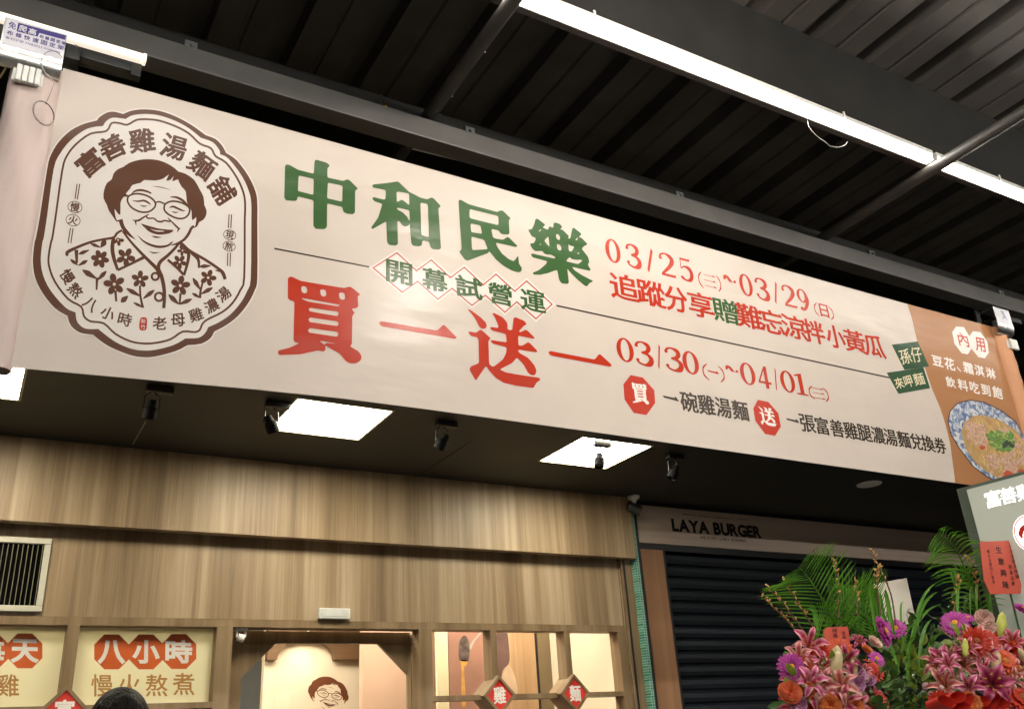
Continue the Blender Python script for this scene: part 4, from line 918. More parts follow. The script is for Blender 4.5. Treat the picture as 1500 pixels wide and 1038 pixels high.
for ch, c_, an in (('富', (131.5, 238), -40), ('善', (164.5, 215.5), -26), ('雞', (208, 206), -6), ('湯', (255, 215.5), 16), ('麵', (296.5, 242.5), 36), ('舖', (325.5, 278.5), 58)): at_px(a, ch, c_, an, 36, 34, .0021, 1.2, True)
a.build('lettering', M_BROWN, em); a = Art(SB, 2)
for ch, c_, an in (('慢', (98.8, 405), 58), ('熬', (110.5, 425.5), 48), ('八', (132.5, 445.5), 38), ('小', (158, 459), 26), ('時', (183, 468), 14), ('老', (233.7, 473.5), 2), ('母', (260.7, 468.7), -7), ('雞', (287, 461), -17), ('濃', (309.8, 448), -28), ('湯', (327.2, 431), -40)): at_px(a, ch, c_, an, 19.5, 18.5, .0010)
a.build('lettering', M_BROWN, em); a = Art(SB, 2)
for c_, ch, r_ in (((109.7, 303.6), '慢', 11), ((107, 322.8), '火', 11), ((336.4, 344.3), '現', 9.6), ((335.5, 360.9), '熬', 9.6)):
    a.px([ellipse(*c_, r_, r_ * .80, .25), ellipse(*c_, r_ - 1, r_ * .80 - 1, .25)]); at_px(a, ch, c_, 12, r_ * 1.2, r_ * 1.15, .0006)
for p, q in (((112.9, 269.5), (109.8, 291.6)), ((116.7, 269.8), (113.3, 292.2)), ((103.2, 334.2), (99.5, 356.2)), ((107, 334.5), (103.6, 356.6)), ((335.5, 314), (334.3, 334.3)), ((339.1, 314.3), (338, 334.6)), ((333.7, 370.3), (333, 389.8)), ((337.5, 370.3), (336.8, 390.3))): a.px([stroke([p, q], 1.5, k=1)[0]])
a.build('lettering', M_BROWN, em)
Art(SB, 2).px([catmull([(206, 466), (210, 464.6), (214.6, 466), (215.3, 474), (214, 482.5), (209.5, 484), (204.6, 482.5), (204, 474)])]).build('red_seal', M_RED, em)
a = Art(SB, 3); at_px(a, '新', (209.8, 470.5), 5, 7, 7); at_px(a, '竹', (209.3, 478.8), 5, 7, 6.5); a.build('lettering', M_WHITEINK, em)

# ------------------------------------------------------------------ clamps, clips and the pull ring
def clamp(x0, x1, label, sticker):
    t = thing('banner_clamp', label, 'clamp', ((x0 + x1) / 2, 2.58, 3.6), 'metal clamps holding the banner poles to the beam')
    y0 = 2.548
    bm = BM(); bx(bm, x0, x1, y0, y0 + .004, 3.545, 3.650, .001); bx(bm, x0, x1, y0 + .0045, 2.63, 3.640, 3.646); obj('plate', bm, M_ALU, t)
    bm = BM(); n = 12
    a = [[bm.verts.new((x, y0 + .030 - math.cos(tt) * .030, 3.5445 - math.sin(tt) * .052)) for tt in (math.pi * .62 * i / n for i in range(n + 1))] for x in (x0, x1)]
    for i in range(n): bm.faces.new((a[0][i], a[0][i + 1], a[1][i + 1], a[1][i]))
    obj('rolled_lip', bm, M_ALU, t, True)
    bm = BM(); bx(bm, x1 + .001, x1 + .045, 2.59, 2.73, 3.60, 3.652, .004); bx(bm, x1 + .046, x1 + .20, 2.60, 2.63, 3.625, 3.655, .004); bx(bm, x1 + .010, x1 + .05, 2.74, 2.755, 3.64, 3.86, .004); obj('jaw', bm, M_BLACK, t)
    bm = BM(); tube(bm, [(x1 + .03, 2.66, 3.56), (x1 + .03, 2.66, 3.72)], .007, 10); tube(bm, [(x1 + .015, 2.66, 3.565), (x1 + .055, 2.66, 3.565)], .004, 8); obj('screw', bm, M_CHROME, t)
    sticker(t, x0, x1, y0); return t
def st_left(t, x0, x1, y0):
    s = Surf((x0, y0 - .0012, 3.545), (1, 0, 0), (0, 0, 1), (0, -1, 0)); w = x1 - x0
    bm = BM(); bx(bm, x0 + .006, x1 - .004, y0 - .0010, y0 - .0002, 3.549, 3.646); st = obj('sticker', bm, mat('sticker_paper', (.70, .68, .74), .4, var=.04), t)
    vio = mat('sticker_violet', (.045, .03, .20), .4)
    a = Art(s, 0); a.add_uv([[(.036, .096), (.168, .100), (.168, .082), (.096, .080), (.093, .064), (.036, .062)]]); a.build('violet_patch', vio, st)
    a = Art(s, 1)
    def put(ch, x, z, ww, hh, b_=.0004): text_uv(a, ch, ((x, z), (x + ww, z), (x, z + hh)), b_)
    put('免', .012, .066, .020, .026)
    for i, ch in enumerate('布條固定架'): put(ch, .098 + i * .0155, .062, .0115, .013)
    for i, ch in enumerate('布條快速固定架'): put(ch, .012 + i * .0232, .040, .0165, .017)
    line_text(a, '專利字號 M383023 M410098', (.011, .024), .011, 0, length=.15); a.build('lettering', vio, st)
    a = Art(s, 2); put('爬', .040, .066, .022, .024); put('高', .067, .066, .021, .022); a.build('lettering', mat('sticker_white', (.75, .73, .78), .4), st)
def st_right(t, x0, x1, y0):
    bm = BM(); bx(bm, x0 + .006, x1 - .006, y0 - .0010, y0 - .0002, 3.552, 3.640); st = obj('sticker', bm, mat('sticker_pale', (.66, .66, .70), .4, var=.04), t)
    s = Surf((x0, y0 - .0012, 3.545), (1, 0, 0), (0, 0, 1), (0, -1, 0)); a = Art(s, 0)
    a.add_uv([catmull([(.055, .03), (.075, .06), (.060, .085), (.085, .088), (.095, .06), (.11, .03), (.085, .045)])]); a.build('mark', mat('sticker_grey_violet', (.30, .29, .42), .4), st)
clamp(-.172, 0.0, 'metal clamp with violet lettered sticker at the left end of the banner', st_left)
clamp(4.715, 4.862, 'metal clamp with pale sticker at the right end of the banner', st_right)
def clip(x, z, label):
    t = thing('pole_clip', label, 'clip', (x, YB, z), 'white plastic clips round the banner poles'); bm = BM()
    for i in range(4):
        zz = 0; x_ = x - .032 + i * .017; bx(bm, x_, x_ + .0155, 2.556, 2.572, z - .030, z + .030, .004)
    bx(bm, x - .042, x + .042, 2.572, 2.580, z - .024, z + .024, .003); obj('sleeve', bm, M_WHITEPL, t)
clip(-.085, 3.470, 'white plastic clip on the pale pole pocket below the stickered clamp')
clip(4.835, 3.440, 'white plastic clip on the orange pole pocket')
t = thing('pull_ring', 'small steel pull ring hanging on a thin wire before the banner', 'ring', (-.02, 2.54, 3.37))
bm = BM(); tube(bm, [onY(*p, 2.54) for p in catmull([(92, 85), (82, 76), (70, 76), (62, 84), (61, 95), (66, 106), (78, 119), (77, 128), (69, 148), (66, 153)], False)], .0010, 6); obj('wire', bm, M_CHROME, t)
c_ = onY(64, 166, 2.54); bm = BM(); pts = []
for i in range(25):
    tt = 2 * math.pi * i / 24; pts.append(c_ + Vector((math.cos(tt) * .028 + .006 * math.sin(tt), math.cos(tt) * .010, math.sin(tt) * .036 - .012 * math.cos(tt))))
tube(bm, pts, .0021, 8, cap=False); obj('ring', bm, M_CHROME, t, True)
t = thing('loose_cable', 'thin cream cable hanging behind the left end of the banner', 'cable', (-.2, 2.62, 3.4))
bm = BM(); tube(bm, [onY(*p, 2.63) for p in catmull([(16, 80), (12, 92), (5, 106), (-4, 117), (-16, 126)], False)], .003, 6); obj('cord', bm, mat('cord_cream', (.55, .42, .18), .5), t)

# ================================================================== INSIDE THE SHOP
room = thing('shop_interior', 'bright cream room behind the shop glass with pictures on its walls', 'room', (1.9, 6.5, 0))
bm = BM(); bx(bm, -1.5, 3.80, 5.11, 9.0, -.002, .01); obj('floor', bm, mat('interior_floor', (.30, .24, .18), .4), room)
bm = BM(); bx(bm, -1.5, 3.80, 5.11, 9.0, 2.86, 2.9); obj('ceiling', bm, mat('interior_ceiling', (.50, .55, .60), .7, var=.03), room)
bm = BM(); bx(bm, -1.5, 3.80, 8.9, 9.0, .01, 2.86); bx(bm, -1.54, -1.5, 5.11, 9.0, 0, 2.86); bx(bm, 3.76, 3.80, 5.11, 8.9, .01, 2.86); obj('wall', bm, M_WALLCREAM, room)
IW = Surf((0, 6.6, 0), (1, 0, 0), (0, 0, 1), (0, -1, 0)); IP = Surf((0, 6.1, 0), (1, 0, 0), (0, 0, 1), (0, -1, 0))
xa, xb = IW.u_at(386, 2.1), 2.60
bm = BM(); bx(bm, xa, xb, 6.6, 6.66, .011, 2.859); obj('portrait_wall', bm, M_WALLCREAM, room)
bm = BM(); bx(bm, 1.2, xa + .9, 8.84, 8.88, 1.2, 2.858); obj('pale_blue_panel', bm, mat('pale_blue', (.46, .52, .58), .5, var=.04), room)
# brown header with an arched cut
x0, x1, zt_, zc = IW.u_at(402, 2.2), IW.u_at(486, 2.2), IW.uv(445, 940)[1] + .01, IW.uv(402, 967)[1]
arc = [((x0 + x1) / 2 - math.cos(t) * (x1 - x0) / 2, zc + math.sin(t) * (zt_ - zc)) for t in (math.pi * i / 16 for i in range(17))]
bm = BM(); prism(bm, [(xa + .002, 2.858), (xa + .002, zc)] + arc + [(xb, zc), (xb, 2.858)], 6.54, 6.597); obj('arched_header', bm, mat('header_wood', (.16, .085, .035), .5, stretch=(1, 1, 8)), room)
xp = IP.u_at(531, 2.1)
bm = BM(); bx(bm, xp, 3.755, 6.1, 6.16, .011, 2.859); obj('partition', bm, M_WALLPINK, room)
fx = lambda q: IW.uv(466 + (q[0] - 100) / 15.5 - 11, 990 + (q[1] - 50) / 15.5)
portrait(IW, 3, fx, False, room, mat('portrait_brown', (.14, .04, .012), .5))
# pictures behind the plain windows
IQ = Surf((0, 5.9, 0), (1, 0, 0), (0, 0, 1), (0, -1, 0))
def board(xl_, xr__, m, name):
    a, b_ = IQ.u_at(xl_, 2.0), IQ.u_at(xr__, 2.0); bm = BM(); bx(bm, a, b_, 5.9, 5.93, 1.0, 2.75); return obj(name, bm, m, room)
board(641, 657.5, mat('bright_cream', (.80, .70, .45), .5, var=.02), 'wall_strip')
p1 = board(658.5, 722, mat('rose_brown_print', (.40, .21, .15), .4, var=.18, vs=2.5), 'ladle_picture')
a = Art(IQ, 2); q = lambda p: crop(620, 880, 4.69, p)
a.px([q(stroke([(395, 215), (345, 275), (318, 330)], [14, 15, 20])[0])]); a.build('ladle_handle', mat('ladle_grey', (.42, .38, .34), .35), p1)
a = Art(IQ, 3); a.px([catmull(q([(255, 260), (285, 235), (308, 262), (318, 330), (310, 405), (280, 412), (248, 400), (242, 320)]))]); a.build('ladle_bowl', mat('ladle_dark', (.12, .09, .08), .3, var=.5, vs=30), p1)
a = Art(IQ, 3); a.px([catmull(q([(252, 408), (300, 404), (296, 440), (280, 470), (292, 700), (262, 700), (262, 470)]))]); a.build('broth_stream', mat('stream_gold', (.62, .34, .09), .3, var=.2), p1)
p2 = board(724.5, 787, wood('carved_picture', ((.40, .24, .12), (.55, .36, .20), (.68, .50, .33)), gscale=.8, seed=12), 'carved_picture')
a = Art(IQ, 2); a.px([catmull(q([(505, 200), (570, 205), (588, 300), (590, 420), (545, 480), (520, 640), (490, 640)]))]); a.build('plum_shape', mat('plum_print', (.15, .085, .075), .4, var=.2, vs=6), p2)  # dark plum form belonging to the print
a = Art(IQ, 3); a.px([catmull(q([(548, 500), (580, 440), (612, 470), (640, 560), (640, 640), (560, 640), (540, 570)]))]); a.build('pale_shape', mat('pale_print', (.70, .52, .36), .4, var=.15, vs=8), p2)
board(787.5, 790.5, M_BLACK, 'edge_strip')
board(791, 1000, mat('ochre_wall', (.22, .165, .09), .5, var=.05), 'ochre_wall')
def roomlamp(x0, x1, y0, y1, z):
    t = thing('room_lamp', 'lit panel lamp on the ceiling inside the shop at x %d y %d' % (0, 0), 'ceiling lamp', ((x0 + x1) / 2, (y0 + y1) / 2, z))
    bm = BM(); bx(bm, x0, x1, y0, y1, z - .012, z - .002); obj('diffuser', bm, M_ROOMLAMP, t)
    bm = BM(); bx(bm, x0 - .01, x1 + .01, y0 - .01, y1 + .01, z - .0015, z + .006); obj('frame', bm, M_WHITEPL, t); return t
roomlamp(-.7, .9, 5.5, 6.1, 2.852)['label'] = 'lit lamp inside the shop behind the cream poster windows'
roomlamp(1.4, 2.3, 5.5, 6.0, 2.852)['label'] = 'lit lamp inside the shop above the glass door'
roomlamp(2.55, 3.6, 5.35, 5.65, 2.852)['label'] = 'lit lamp inside the shop behind the plain windows'
t = thing('wall_washer', 'small lit lamp shining down the cream wall above the portrait', 'lamp', (2.06, 6.5, 2.42))
wx = IW.u_at(443, 2.3)
bm = BM(); lathe(bm, [(.03, .05), (.034, 0), (.03, .002), (.028, .02)], Matrix.Translation((wx, 6.48, 2.33)), 16); tube(bm, [(wx, 6.48, 2.37), (wx, 6.48, 2.855)], .008, 8); obj('shade', bm, M_WHITEPL, t)
bm = BM(); lathe(bm, [(.027, .004), (.027, .010)], Matrix.Translation((wx, 6.48, 2.33)), 16); obj('bulb', bm, emit('lit_spot_bulb', (1, .86, .62), 60), t)

# ================================================================== PERSON
def skinned(name, chain, edges, m, parent, sub=2):
    me = bpy.data.meshes.new(name); me.from_pydata([c[:3] for c in chain], edges, []); o = bpy.data.objects.new(name, me); C.objects.link(o)
    md = o.modifiers.new('s', 'SKIN'); md.use_smooth_shade = True; me.skin_vertices[0].data[0].use_root = True
    for i, c in enumerate(chain): me.skin_vertices[0].data[i].radius = (c[3], c[4] if len(c) > 4 else c[3])
    s = o.modifiers.new('u', 'SUBSURF'); s.levels = s.render_levels = sub
    dg = bpy.context.evaluated_depsgraph_get(); m2 = bpy.data.meshes.new_from_object(o.evaluated_get(dg)); bpy.data.objects.remove(o)
    for p in m2.polygons: p.use_smooth = True
    return link(name, m2, m, parent)
hx, hy = onY(181, 1004, 3.0).x, 3.0; hz = onY(181, 1004, 3.0).z
t = thing('person', 'person with short black hair standing before the cream poster windows', 'person', (hx, hy, 0))
b = hz - 1.72     # crown height of the figure is 1.72 m before this shift
V = lambda x, y, z, *r: (hx + x, hy + y, z + b * min(1, z / 1.5), *r)
body = [V(0, 0, .95, .14, .11), V(0, 0, 1.18, .13, .10), V(0, .01, 1.38, .15, .10), V(0, 0, 1.47, .07), V(0, .01, 1.52, .055), V(0, .03, 1.60, .074, .092), V(0, .03, 1.66, .060, .072),
        V(.17, 0, 1.40, .055), V(.23, .02, 1.12, .042), V(.22, .12, .90, .032), V(-.17, 0, 1.40, .055), V(-.23, .02, 1.12, .042), V(-.22, .12, .90, .032),
        V(.09, 0, .86, .095), V(.10, .01, .48, .062), V(.10, -.02, .09, .045), V(.10, .10, .035, .04, .03), V(-.09, 0, .86, .095), V(-.10, .01, .48, .062), V(-.10, -.02, .09, .045), V(-.10, .10, .035, .04, .03)]
ed = [(0, 1), (1, 2), (2, 3), (3, 4), (4, 5), (5, 6), (2, 7), (7, 8), (8, 9), (2, 10), (10, 11), (11, 12), (0, 13), (13, 14), (14, 15), (15, 16), (0, 17), (17, 18), (18, 19), (19, 20)]
for s_ in (1, -1):                     # five fingers to a hand
    w0 = 9 if s_ > 0 else 12
    body.append(V(s_ * .215, .16, .84, .030, .016)); p = len(body) - 1; ed.append((w0, p))
    for k, (dx, dz) in enumerate(((-.022, -.085), (-.008, -.095), (.008, -.092), (.022, -.075))):
        body.append(V(s_ * .215 + dx, .175, .79, .009)); body.append(V(s_ * .215 + dx, .185, .84 + dz, .008)); ed += [(p, len(body) - 2), (len(body) - 2, len(body) - 1)]
    body.append(V(s_ * .18, .185, .815, .010)); ed.append((p, len(body) - 1))
skinned('body', body, ed, mat('skin', (.52, .30, .21), .5, var=.06), t)
skinned('jacket', [V(0, 0, .88, .165, .13), V(0, 0, 1.18, .155, .125), V(0, .01, 1.38, .175, .125), V(0, .005, 1.46, .085), V(.18, 0, 1.40, .072), V(.235, .02, 1.12, .058), V(.225, .10, .94, .048), V(-.18, 0, 1.40, .072), V(-.235, .02, 1.12, .058), V(-.225, .10, .94, .048)],
        [(0, 1), (1, 2), (2, 3), (2, 4), (4, 5), (5, 6), (2, 7), (7, 8), (8, 9)], mat('jacket_cloth', (.03, .03, .035), .8, bump=.3), t)
skinned('trousers', [V(0, 0, .92, .150, .12), V(.09, 0, .82, .105), V(.10, .01, .48, .080), V(.10, -.01, .12, .065), V(-.09, 0, .82, .105), V(-.10, .01, .48, .080), V(-.10, -.01, .12, .065)], [(0, 1), (1, 2), (2, 3), (0, 4), (4, 5), (5, 6)], mat('trouser_cloth', (.05, .05, .06), .8), t)
bm = BM(); bmesh.ops.create_uvsphere(bm, u_segments=64, v_segments=40, radius=1); random.seed(5)
for v in bm.verts:
    c = v.co.copy(); ang = math.atan2(c.y, c.x); st = 1 + .012 * math.sin(ang * 31 + c.z * 5) + .008 * math.sin(ang * 57)
    z = max(c.z, -.62 if c.y < .2 else .12); v.co = Vector((hx + c.x * .086 * st, hy + .025 + c.y * .104 * st, hz - .112 + z * .112))
mh = mat('black_hair', (.006, .004, .003), .55, spec=.10, var=.6, vs=90, stretch=(1, 1, .08), bump=1.0, bs=70)
obj('hair', bm, mh, t, True)

# ================================================================== BLADE SIGN AND FLOWER STANDS
# lit sign standing edge-on to the shops
sy1 = 1.72; far = onY(1400, 716, sy1); sx_ = far.x; szt = far.z
t = thing('blade_sign', 'tall grey green sign with white characters behind the red paper card', 'sign', (sx_, 1.4, 0))
ms_ = mat('sign_face', (.50, .53, .46), .35, var=.04, vs=4); mf_ = mat('sign_edge', (.10, .13, .10), .3)
dY = Vector((AX.dot(Vector((-315 - 750, 1179 - 519, F_PX))), AY.dot(Vector((-315 - 750, 1179 - 519, F_PX))), 0)).normalized()   # direction the sign runs, away from the camera
nrm = Vector((-dY.y, dY.x, 0));  nrm = nrm if nrm.x < 0 else -nrm
o_ = Vector((sx_, sy1, 0))
def slab(bm, s0, s1, d0, d1, z0, z1):
    t_ = BM(); bx(t_, 0, 1, 0, 1, 0, 1)
    for v in t_.verts: c = v.co.copy(); v.co = o_ - dY * (s0 + (s1 - s0) * c.x) + nrm * (d0 + (d1 - d0) * c.y) + Vector((0, 0, z0 + (z1 - z0) * c.z))
    me = bpy.data.meshes.new('t'); t_.to_mesh(me); t_.free(); bm.from_mesh(me)
SW = .72
ms_.node_tree.nodes['Principled BSDF'].inputs['Emission Color'].default_value = (.85, .92, .75, 1); ms_.node_tree.nodes['Principled BSDF'].inputs['Emission Strength'].default_value = .07   # back-lit face
bm = BM(); slab(bm, 0, SW, -.10, -.004, .04, szt); obj('box', bm, mf_, t)
bm = BM(); slab(bm, .035, SW - .03, -.0035, .004, .09, szt - .012); obj('face', bm, ms_, t)
bm = BM(); slab(bm, -.05, SW + .05, -.2, .1, 0, .039); obj('base', bm, mf_, t)
SS = Surf(o_ + nrm * .0045, -dY, (0, 0, 1), nrm)
ml = emit('lit_letters', (1, .97, .92), 1.0)
a = Art(SS, 1)
for ch, p in (('富', ((1441, 721), (1463, 715), (1446, 745))), ('善', ((1463, 716), (1486, 711), (1468, 739))), ('雞', ((1487, 711), (1510, 706), (1492, 734)))): quad_px(a, ch, *p, .0003)
a.build('lettering', ml, t)
c0 = SS.uv(1508, 780); a = Art(SS, 1); a.add_uv([ellipse(*c0, .047, .054)]); a.build('roundel', emit('lit_roundel', (1, .95, .9), .8), t)
a = Art(SS, 2); a.add_uv([ellipse(*c0, .044, .051), ellipse(*c0, .041, .048)])
k = .000075; f_ = lambda q: (c0[0] + (q[0] - 500) * k * .9, c0[1] - (q[1] - 400) * k)
a.build('ring', M_SIGNRED, t); portrait(SS, 3, f_, False, t, M_SIGNRED)

# petals -------------------------------------------------------------
def petal_mat(name, c_mid, c_edge, rough=.45):
    m = bpy.data.materials.new(name); m.use_nodes = True; nt = m.node_tree; b = nt.nodes['Principled BSDF']; b.inputs['Roughness'].default_value = rough
    uv = nt.nodes.new('ShaderNodeUVMap'); sp = nt.nodes.new('ShaderNodeSeparateXYZ'); nt.links.new(uv.outputs[0], sp.inputs[0])
    n = nt.nodes.new('ShaderNodeTexNoise'); n.inputs['Scale'].default_value = 9; nt.links.new(uv.outputs[0], n.inputs[0])
    ad = nt.nodes.new('ShaderNodeMath'); ad.operation = 'MULTIPLY_ADD'; ad.inputs[1].default_value = .5; nt.links.new(n.outputs[0], ad.inputs[0]); nt.links.new(sp.outputs[0], ad.inputs[2])
    r = nt.nodes.new('ShaderNodeValToRGB'); r.color_ramp.elements[0].position = .45; r.color_ramp.elements[0].color = (*c_mid, 1); r.color_ramp.elements[1].position = 1.0; r.color_ramp.elements[1].color = (*c_edge, 1)
    nt.links.new(ad.outputs[0], r.inputs[0]); nt.links.new(r.outputs[0], b.inputs['Base Color'])
    t = nt.nodes.new('ShaderNodeBsdfTranslucent'); nt.links.new(r.outputs[0], t.inputs[0]); mx = nt.nodes.new('ShaderNodeMixShader'); mx.inputs[0].default_value = .2
    nt.links.new(b.outputs[0], mx.inputs[1]); nt.links.new(t.outputs[0], mx.inputs[2]); nt.links.new(mx.outputs[0], nt.nodes['Material Output'].inputs[0]); return m
def sheet(bm, path, wf, mtx, nu=4, cup=.25, jit=0.0, mi=0):
    """petal or leaf: path of (r, z) along its length, wf(t) half width; uv.x = distance from midrib"""
    uvl = bm.loops.layers.uv.verify(); g = []
    for i, (r, z) in enumerate(path):
        t = i / (len(path) - 1); w = wf(t); rowv = []
        for j in range(nu + 1):
            s = 2 * j / nu - 1; rowv.append((bm.verts.new(mtx @ Vector((r, s * w, z + cup * w * s * s + jit * (rnd() - .5)))), abs(s), t))
        g.append(rowv)
    for a, b_ in zip(g, g[1:]):
        for j in range(nu):
            q = (a[j], a[j + 1], b_[j + 1], b_[j])
            f = bm.faces.new([v[0] for v in q]); f.smooth = True; f.material_index = mi
            for lp, v in zip(f.loops, q): lp[uvl].uv = (v[1], v[2])
RZ = lambda a: Matrix.Rotation(a, 4, 'Z')
def mesh_of(name, bm, mats):
    me = bpy.data.meshes.new(name); bm.to_mesh(me); bm.free()
    for m in mats: me.materials.append(m)
    return me
M_STAM = mat('stamen', (.45, .20, .02), .6); M_LEAF = mat('leaf_green', (.035, .095, .018), .4, var=.5, vs=25, col2=(.08, .17, .03)); M_LEAF2 = mat('leaf_yellow_green', (.22, .30, .03), .4, var=.3, vs=30)
M_FROND = mat('palm_green', (.07, .24, .015), .38, var=.4, vs=18, col2=(.16, .38, .04)); translucent(M_FROND, .35); translucent(M_LEAF2, .3); M_TWIG = mat('twig_brown', (.12, .055, .02), .6, var=.3); M_BUD = mat('catkin_bud', (.50, .26, .08), .5, var=.3, vs=60)
def lily(col_mid, col_edge, open_=1.0, name='lily'):
    bm = BM()
    for i in range(6):
        w = .017 if i % 2 else .013; L = .075
        path = [(.004 + .02 * t * 4 * open_ if t < .25 else .024 * open_ + L * (t - .25) * 1.05 * open_, .06 * math.sin(min(1, t * 1.35) * math.pi * .62) - .05 * max(0, t - .6) * open_) for t in (k / 7 for k in range(8))]
        sheet(bm, path, lambda t: w * math.sin(math.pi * min(.98, .12 + t * .86)) ** .75, RZ(i * math.pi / 3 + ru(-.1, .1)) @ Matrix.Rotation(ru(-.12, .12), 4, 'Y'), 4, .35, .003)
    for i in range(6):
        a = i * math.pi / 3 + .5; p = [(0, 0, .005), (math.cos(a) * .012, math.sin(a) * .012, .04), (math.cos(a) * .024, math.sin(a) * .024, .062)]
        n0 = len(bm.faces); tube(bm, p, .0011, 5); tube(bm, [(p[2][0] - .005, p[2][1], .063), (p[2][0] + .005, p[2][1], .064)], .0028, 6)
        bm.faces.ensure_lookup_table()
        for f in bm.faces[n0:]: f.material_index = 1
    return mesh_of(name, bm, [petal_mat(name + '_petal', col_mid, col_edge), M_STAM])
def gerbera(col, edge, heart, n=20, R=.045, name='gerbera'):
    bm = BM()
    for rg, (cnt, rr, lift) in enumerate(((n, R, .15), (n, R * .85, .35), (n * 3 // 4, R * .55, .7))):
        for i in range(cnt):
            a = 2 * math.pi * (i + .5 * rg) / cnt + ru(-.06, .06); path = [(R * .12 + (rr - R * .12) * t, .004 * rg + lift * rr * t * (1 - .6 * t) + ru(-.001, .001)) for t in (0, .35, .7, 1)]
            sheet(bm, path, lambda t: R * .14 * math.sin(math.pi * min(.97, .2 + .72 * t)) ** .6, RZ(a), 2, .3, .001)
    n0 = len(bm.faces); lathe(bm, [(R * .24, .004), (R * .22, .013), (R * .10, .016), (.001, .015)], Matrix.Identity(4), 14); bm.faces.ensure_lookup_table()
    for f in bm.faces[n0:]: f.material_index = 1
    return mesh_of(name, bm, [petal_mat(name + '_petal', col, edge), mat(name + '_heart', heart, .7, var=.4, vs=200)])
def rose(col, edge, R=.034, name='carnation', rings=5):
    bm = BM()
    for k in range(rings):
        cnt = 4 + k * 2; rr = R * (.25 + .75 * k / (rings - 1)); lift = 1.25 - k * .24
        for i in range(cnt):
            a = 2 * math.pi * i / cnt + k * .7 + ru(-.2, .2)
            path = [(rr * (.15 + .85 * t ** .8), rr * lift * math.sin(t * 1.5) + R * .5 * (1 - k / rings)) for t in (0, .3, .65, 1)]
            sheet(bm, path, lambda t: rr * .62 * math.sin(math.pi * min(.9, .18 + .7 * t)) ** .7, RZ(a), 4, .25, R * .12)
    return mesh_of(name, bm, [petal_mat(name + '_petal', col, edge)])
def bud(col, L=.06, r=.010, name='lily_bud'):
    bm = BM(); lathe(bm, [(.003, 0), (r * .7, L * .2), (r, L * .55), (r * .7, L * .85), (.001, L)], Matrix.Identity(4), 10)
    for f in bm.faces: f.smooth = True
    return mesh_of(name, bm, [mat(name + '_skin', col, .45, var=.25, vs=30)])
MESH = {'lily': [lily((.62, .05, .22), (.82, .42, .50), .95), lily((.48, .015, .09), (.80, .34, .40)), lily((.55, .09, .10), (.80, .48, .40), 1.0), lily((.36, .012, .09), (.62, .16, .26), .9)],
        'gerbera_magenta': [gerbera((.55, .035, .38), (.62, .10, .46), (.75, .35, .02))], 'gerbera_orange': [gerbera((.70, .06, .012), (.72, .13, .03), (.45, .16, .02), 18, .042)],
        'gerbera_red': [gerbera((.62, .025, .012), (.66, .06, .02), (.30, .08, .02), 20, .044)],
        'carnation': [rose((.72, .09, .03), (.76, .20, .08)), rose((.74, .15, .03), (.78, .28, .09), .033)], 'orchid': [rose((.46, .16, .36), (.66, .40, .56), .020, 'orchid', 3)], 'small_rose': [rose((.70, .36, .30), (.82, .60, .50), .020, 'small_rose', 4)],
        'bud': [bud((.55, .58, .10)), bud((.66, .52, .28), .055, .012)], 'small_bud': [bud((.62, .40, .42), .022, .008, 'small_bud')]}
NAME = {'gerbera_magenta': 'gerbera', 'gerbera_orange': 'gerbera', 'gerbera_red': 'gerbera', 'bud': 'lily_bud', 'small_bud': 'flower_bud'}
def place(kind, pos, nrm_, scale, parent, roll=0):
    o = bpy.data.objects.new(NAME.get(kind, kind), random.choice(MESH[kind])); C.objects.link(o); o.parent = parent
    m = Vector(nrm_).normalized().to_track_quat('Z', 'X').to_matrix().to_4x4() @ RZ(roll)
    m = Matrix.Translation(Vector(pos) - Vector(parent.location)) @ m @ Matrix.Scale(scale, 4); o.matrix_local = m; return o
def frond(pts, ls, parent, n=26, droop=.25, width=.006, side=None, both=True):
    """feather palm leaf: rachis and leaflets in one mesh"""
    bm = BM(); P = [Vector(p) for p in catmull([tuple(p) for p in pts], False, 8)]; tube(bm, P, [.004 * (1 - .8 * i / len(P)) for i in range(len(P))], 6)
    view = (P[len(P) // 2] - CAM).normalized()
    for i in range(n):
        f = .12 + .88 * i / (n - 1); idx = min(len(P) - 2, int(f * (len(P) - 1))); p = P[idx]; d = (P[idx + 1] - P[max(0, idx - 1)]).normalized(); sd = d.cross(view).normalized()
        L = ls * (math.sin(math.pi * (.18 + .72 * f)) ** .8) * ru(.85, 1.1)
        for s in ((-1, 1) if both else (side,)):
            u = (sd * s * .80 + d * .62 + view * ru(-.3, .15)).normalized(); q = []
            for k in range(5):
                tt = k / 4; c = p + u * L * tt + Vector((0, 0, -droop * L * tt * tt)); w = width * math.sin(math.pi * min(.96, .25 + tt * .72)); a_ = d * w
                q.append((bm.verts.new(c - a_ * .5), bm.verts.new(c + a_ * .5)))
            for a_, b_ in zip(q, q[1:]): bm.faces.new((a_[0], a_[1], b_[1], b_[0]))
    o = obj('palm_frond', bm, M_FROND, parent); return o
def twig(pts, parent, n=13):
    bm = BM(); P = [Vector(p) for p in catmull([tuple(p) for p in pts], False, 6)]; tube(bm, P, [.0026 * (1 - .6 * i / len(P)) for i in range(len(P))], 6)
    w = obj('willow_branch', bm, M_TWIG, parent); bm = BM()
    for i in range(n):
        f = .35 + .65 * i / (n - 1); p = P[min(len(P) - 1, int(f * (len(P) - 1)))]; d = Vector((ru(-1, 1), ru(-1, 1), ru(.4, 1))).normalized()
        lathe(bm, [(.001, 0), (.0026, .003), (.0029, .007), (.0012, .012), (.0004, .013)], Matrix.Translation(p) @ d.to_track_quat('Z', 'X').to_matrix().to_4x4(), 7)
    b_ = obj('catkins', bm, M_BUD, w, True); b_['kind'] = 'stuff'; return w
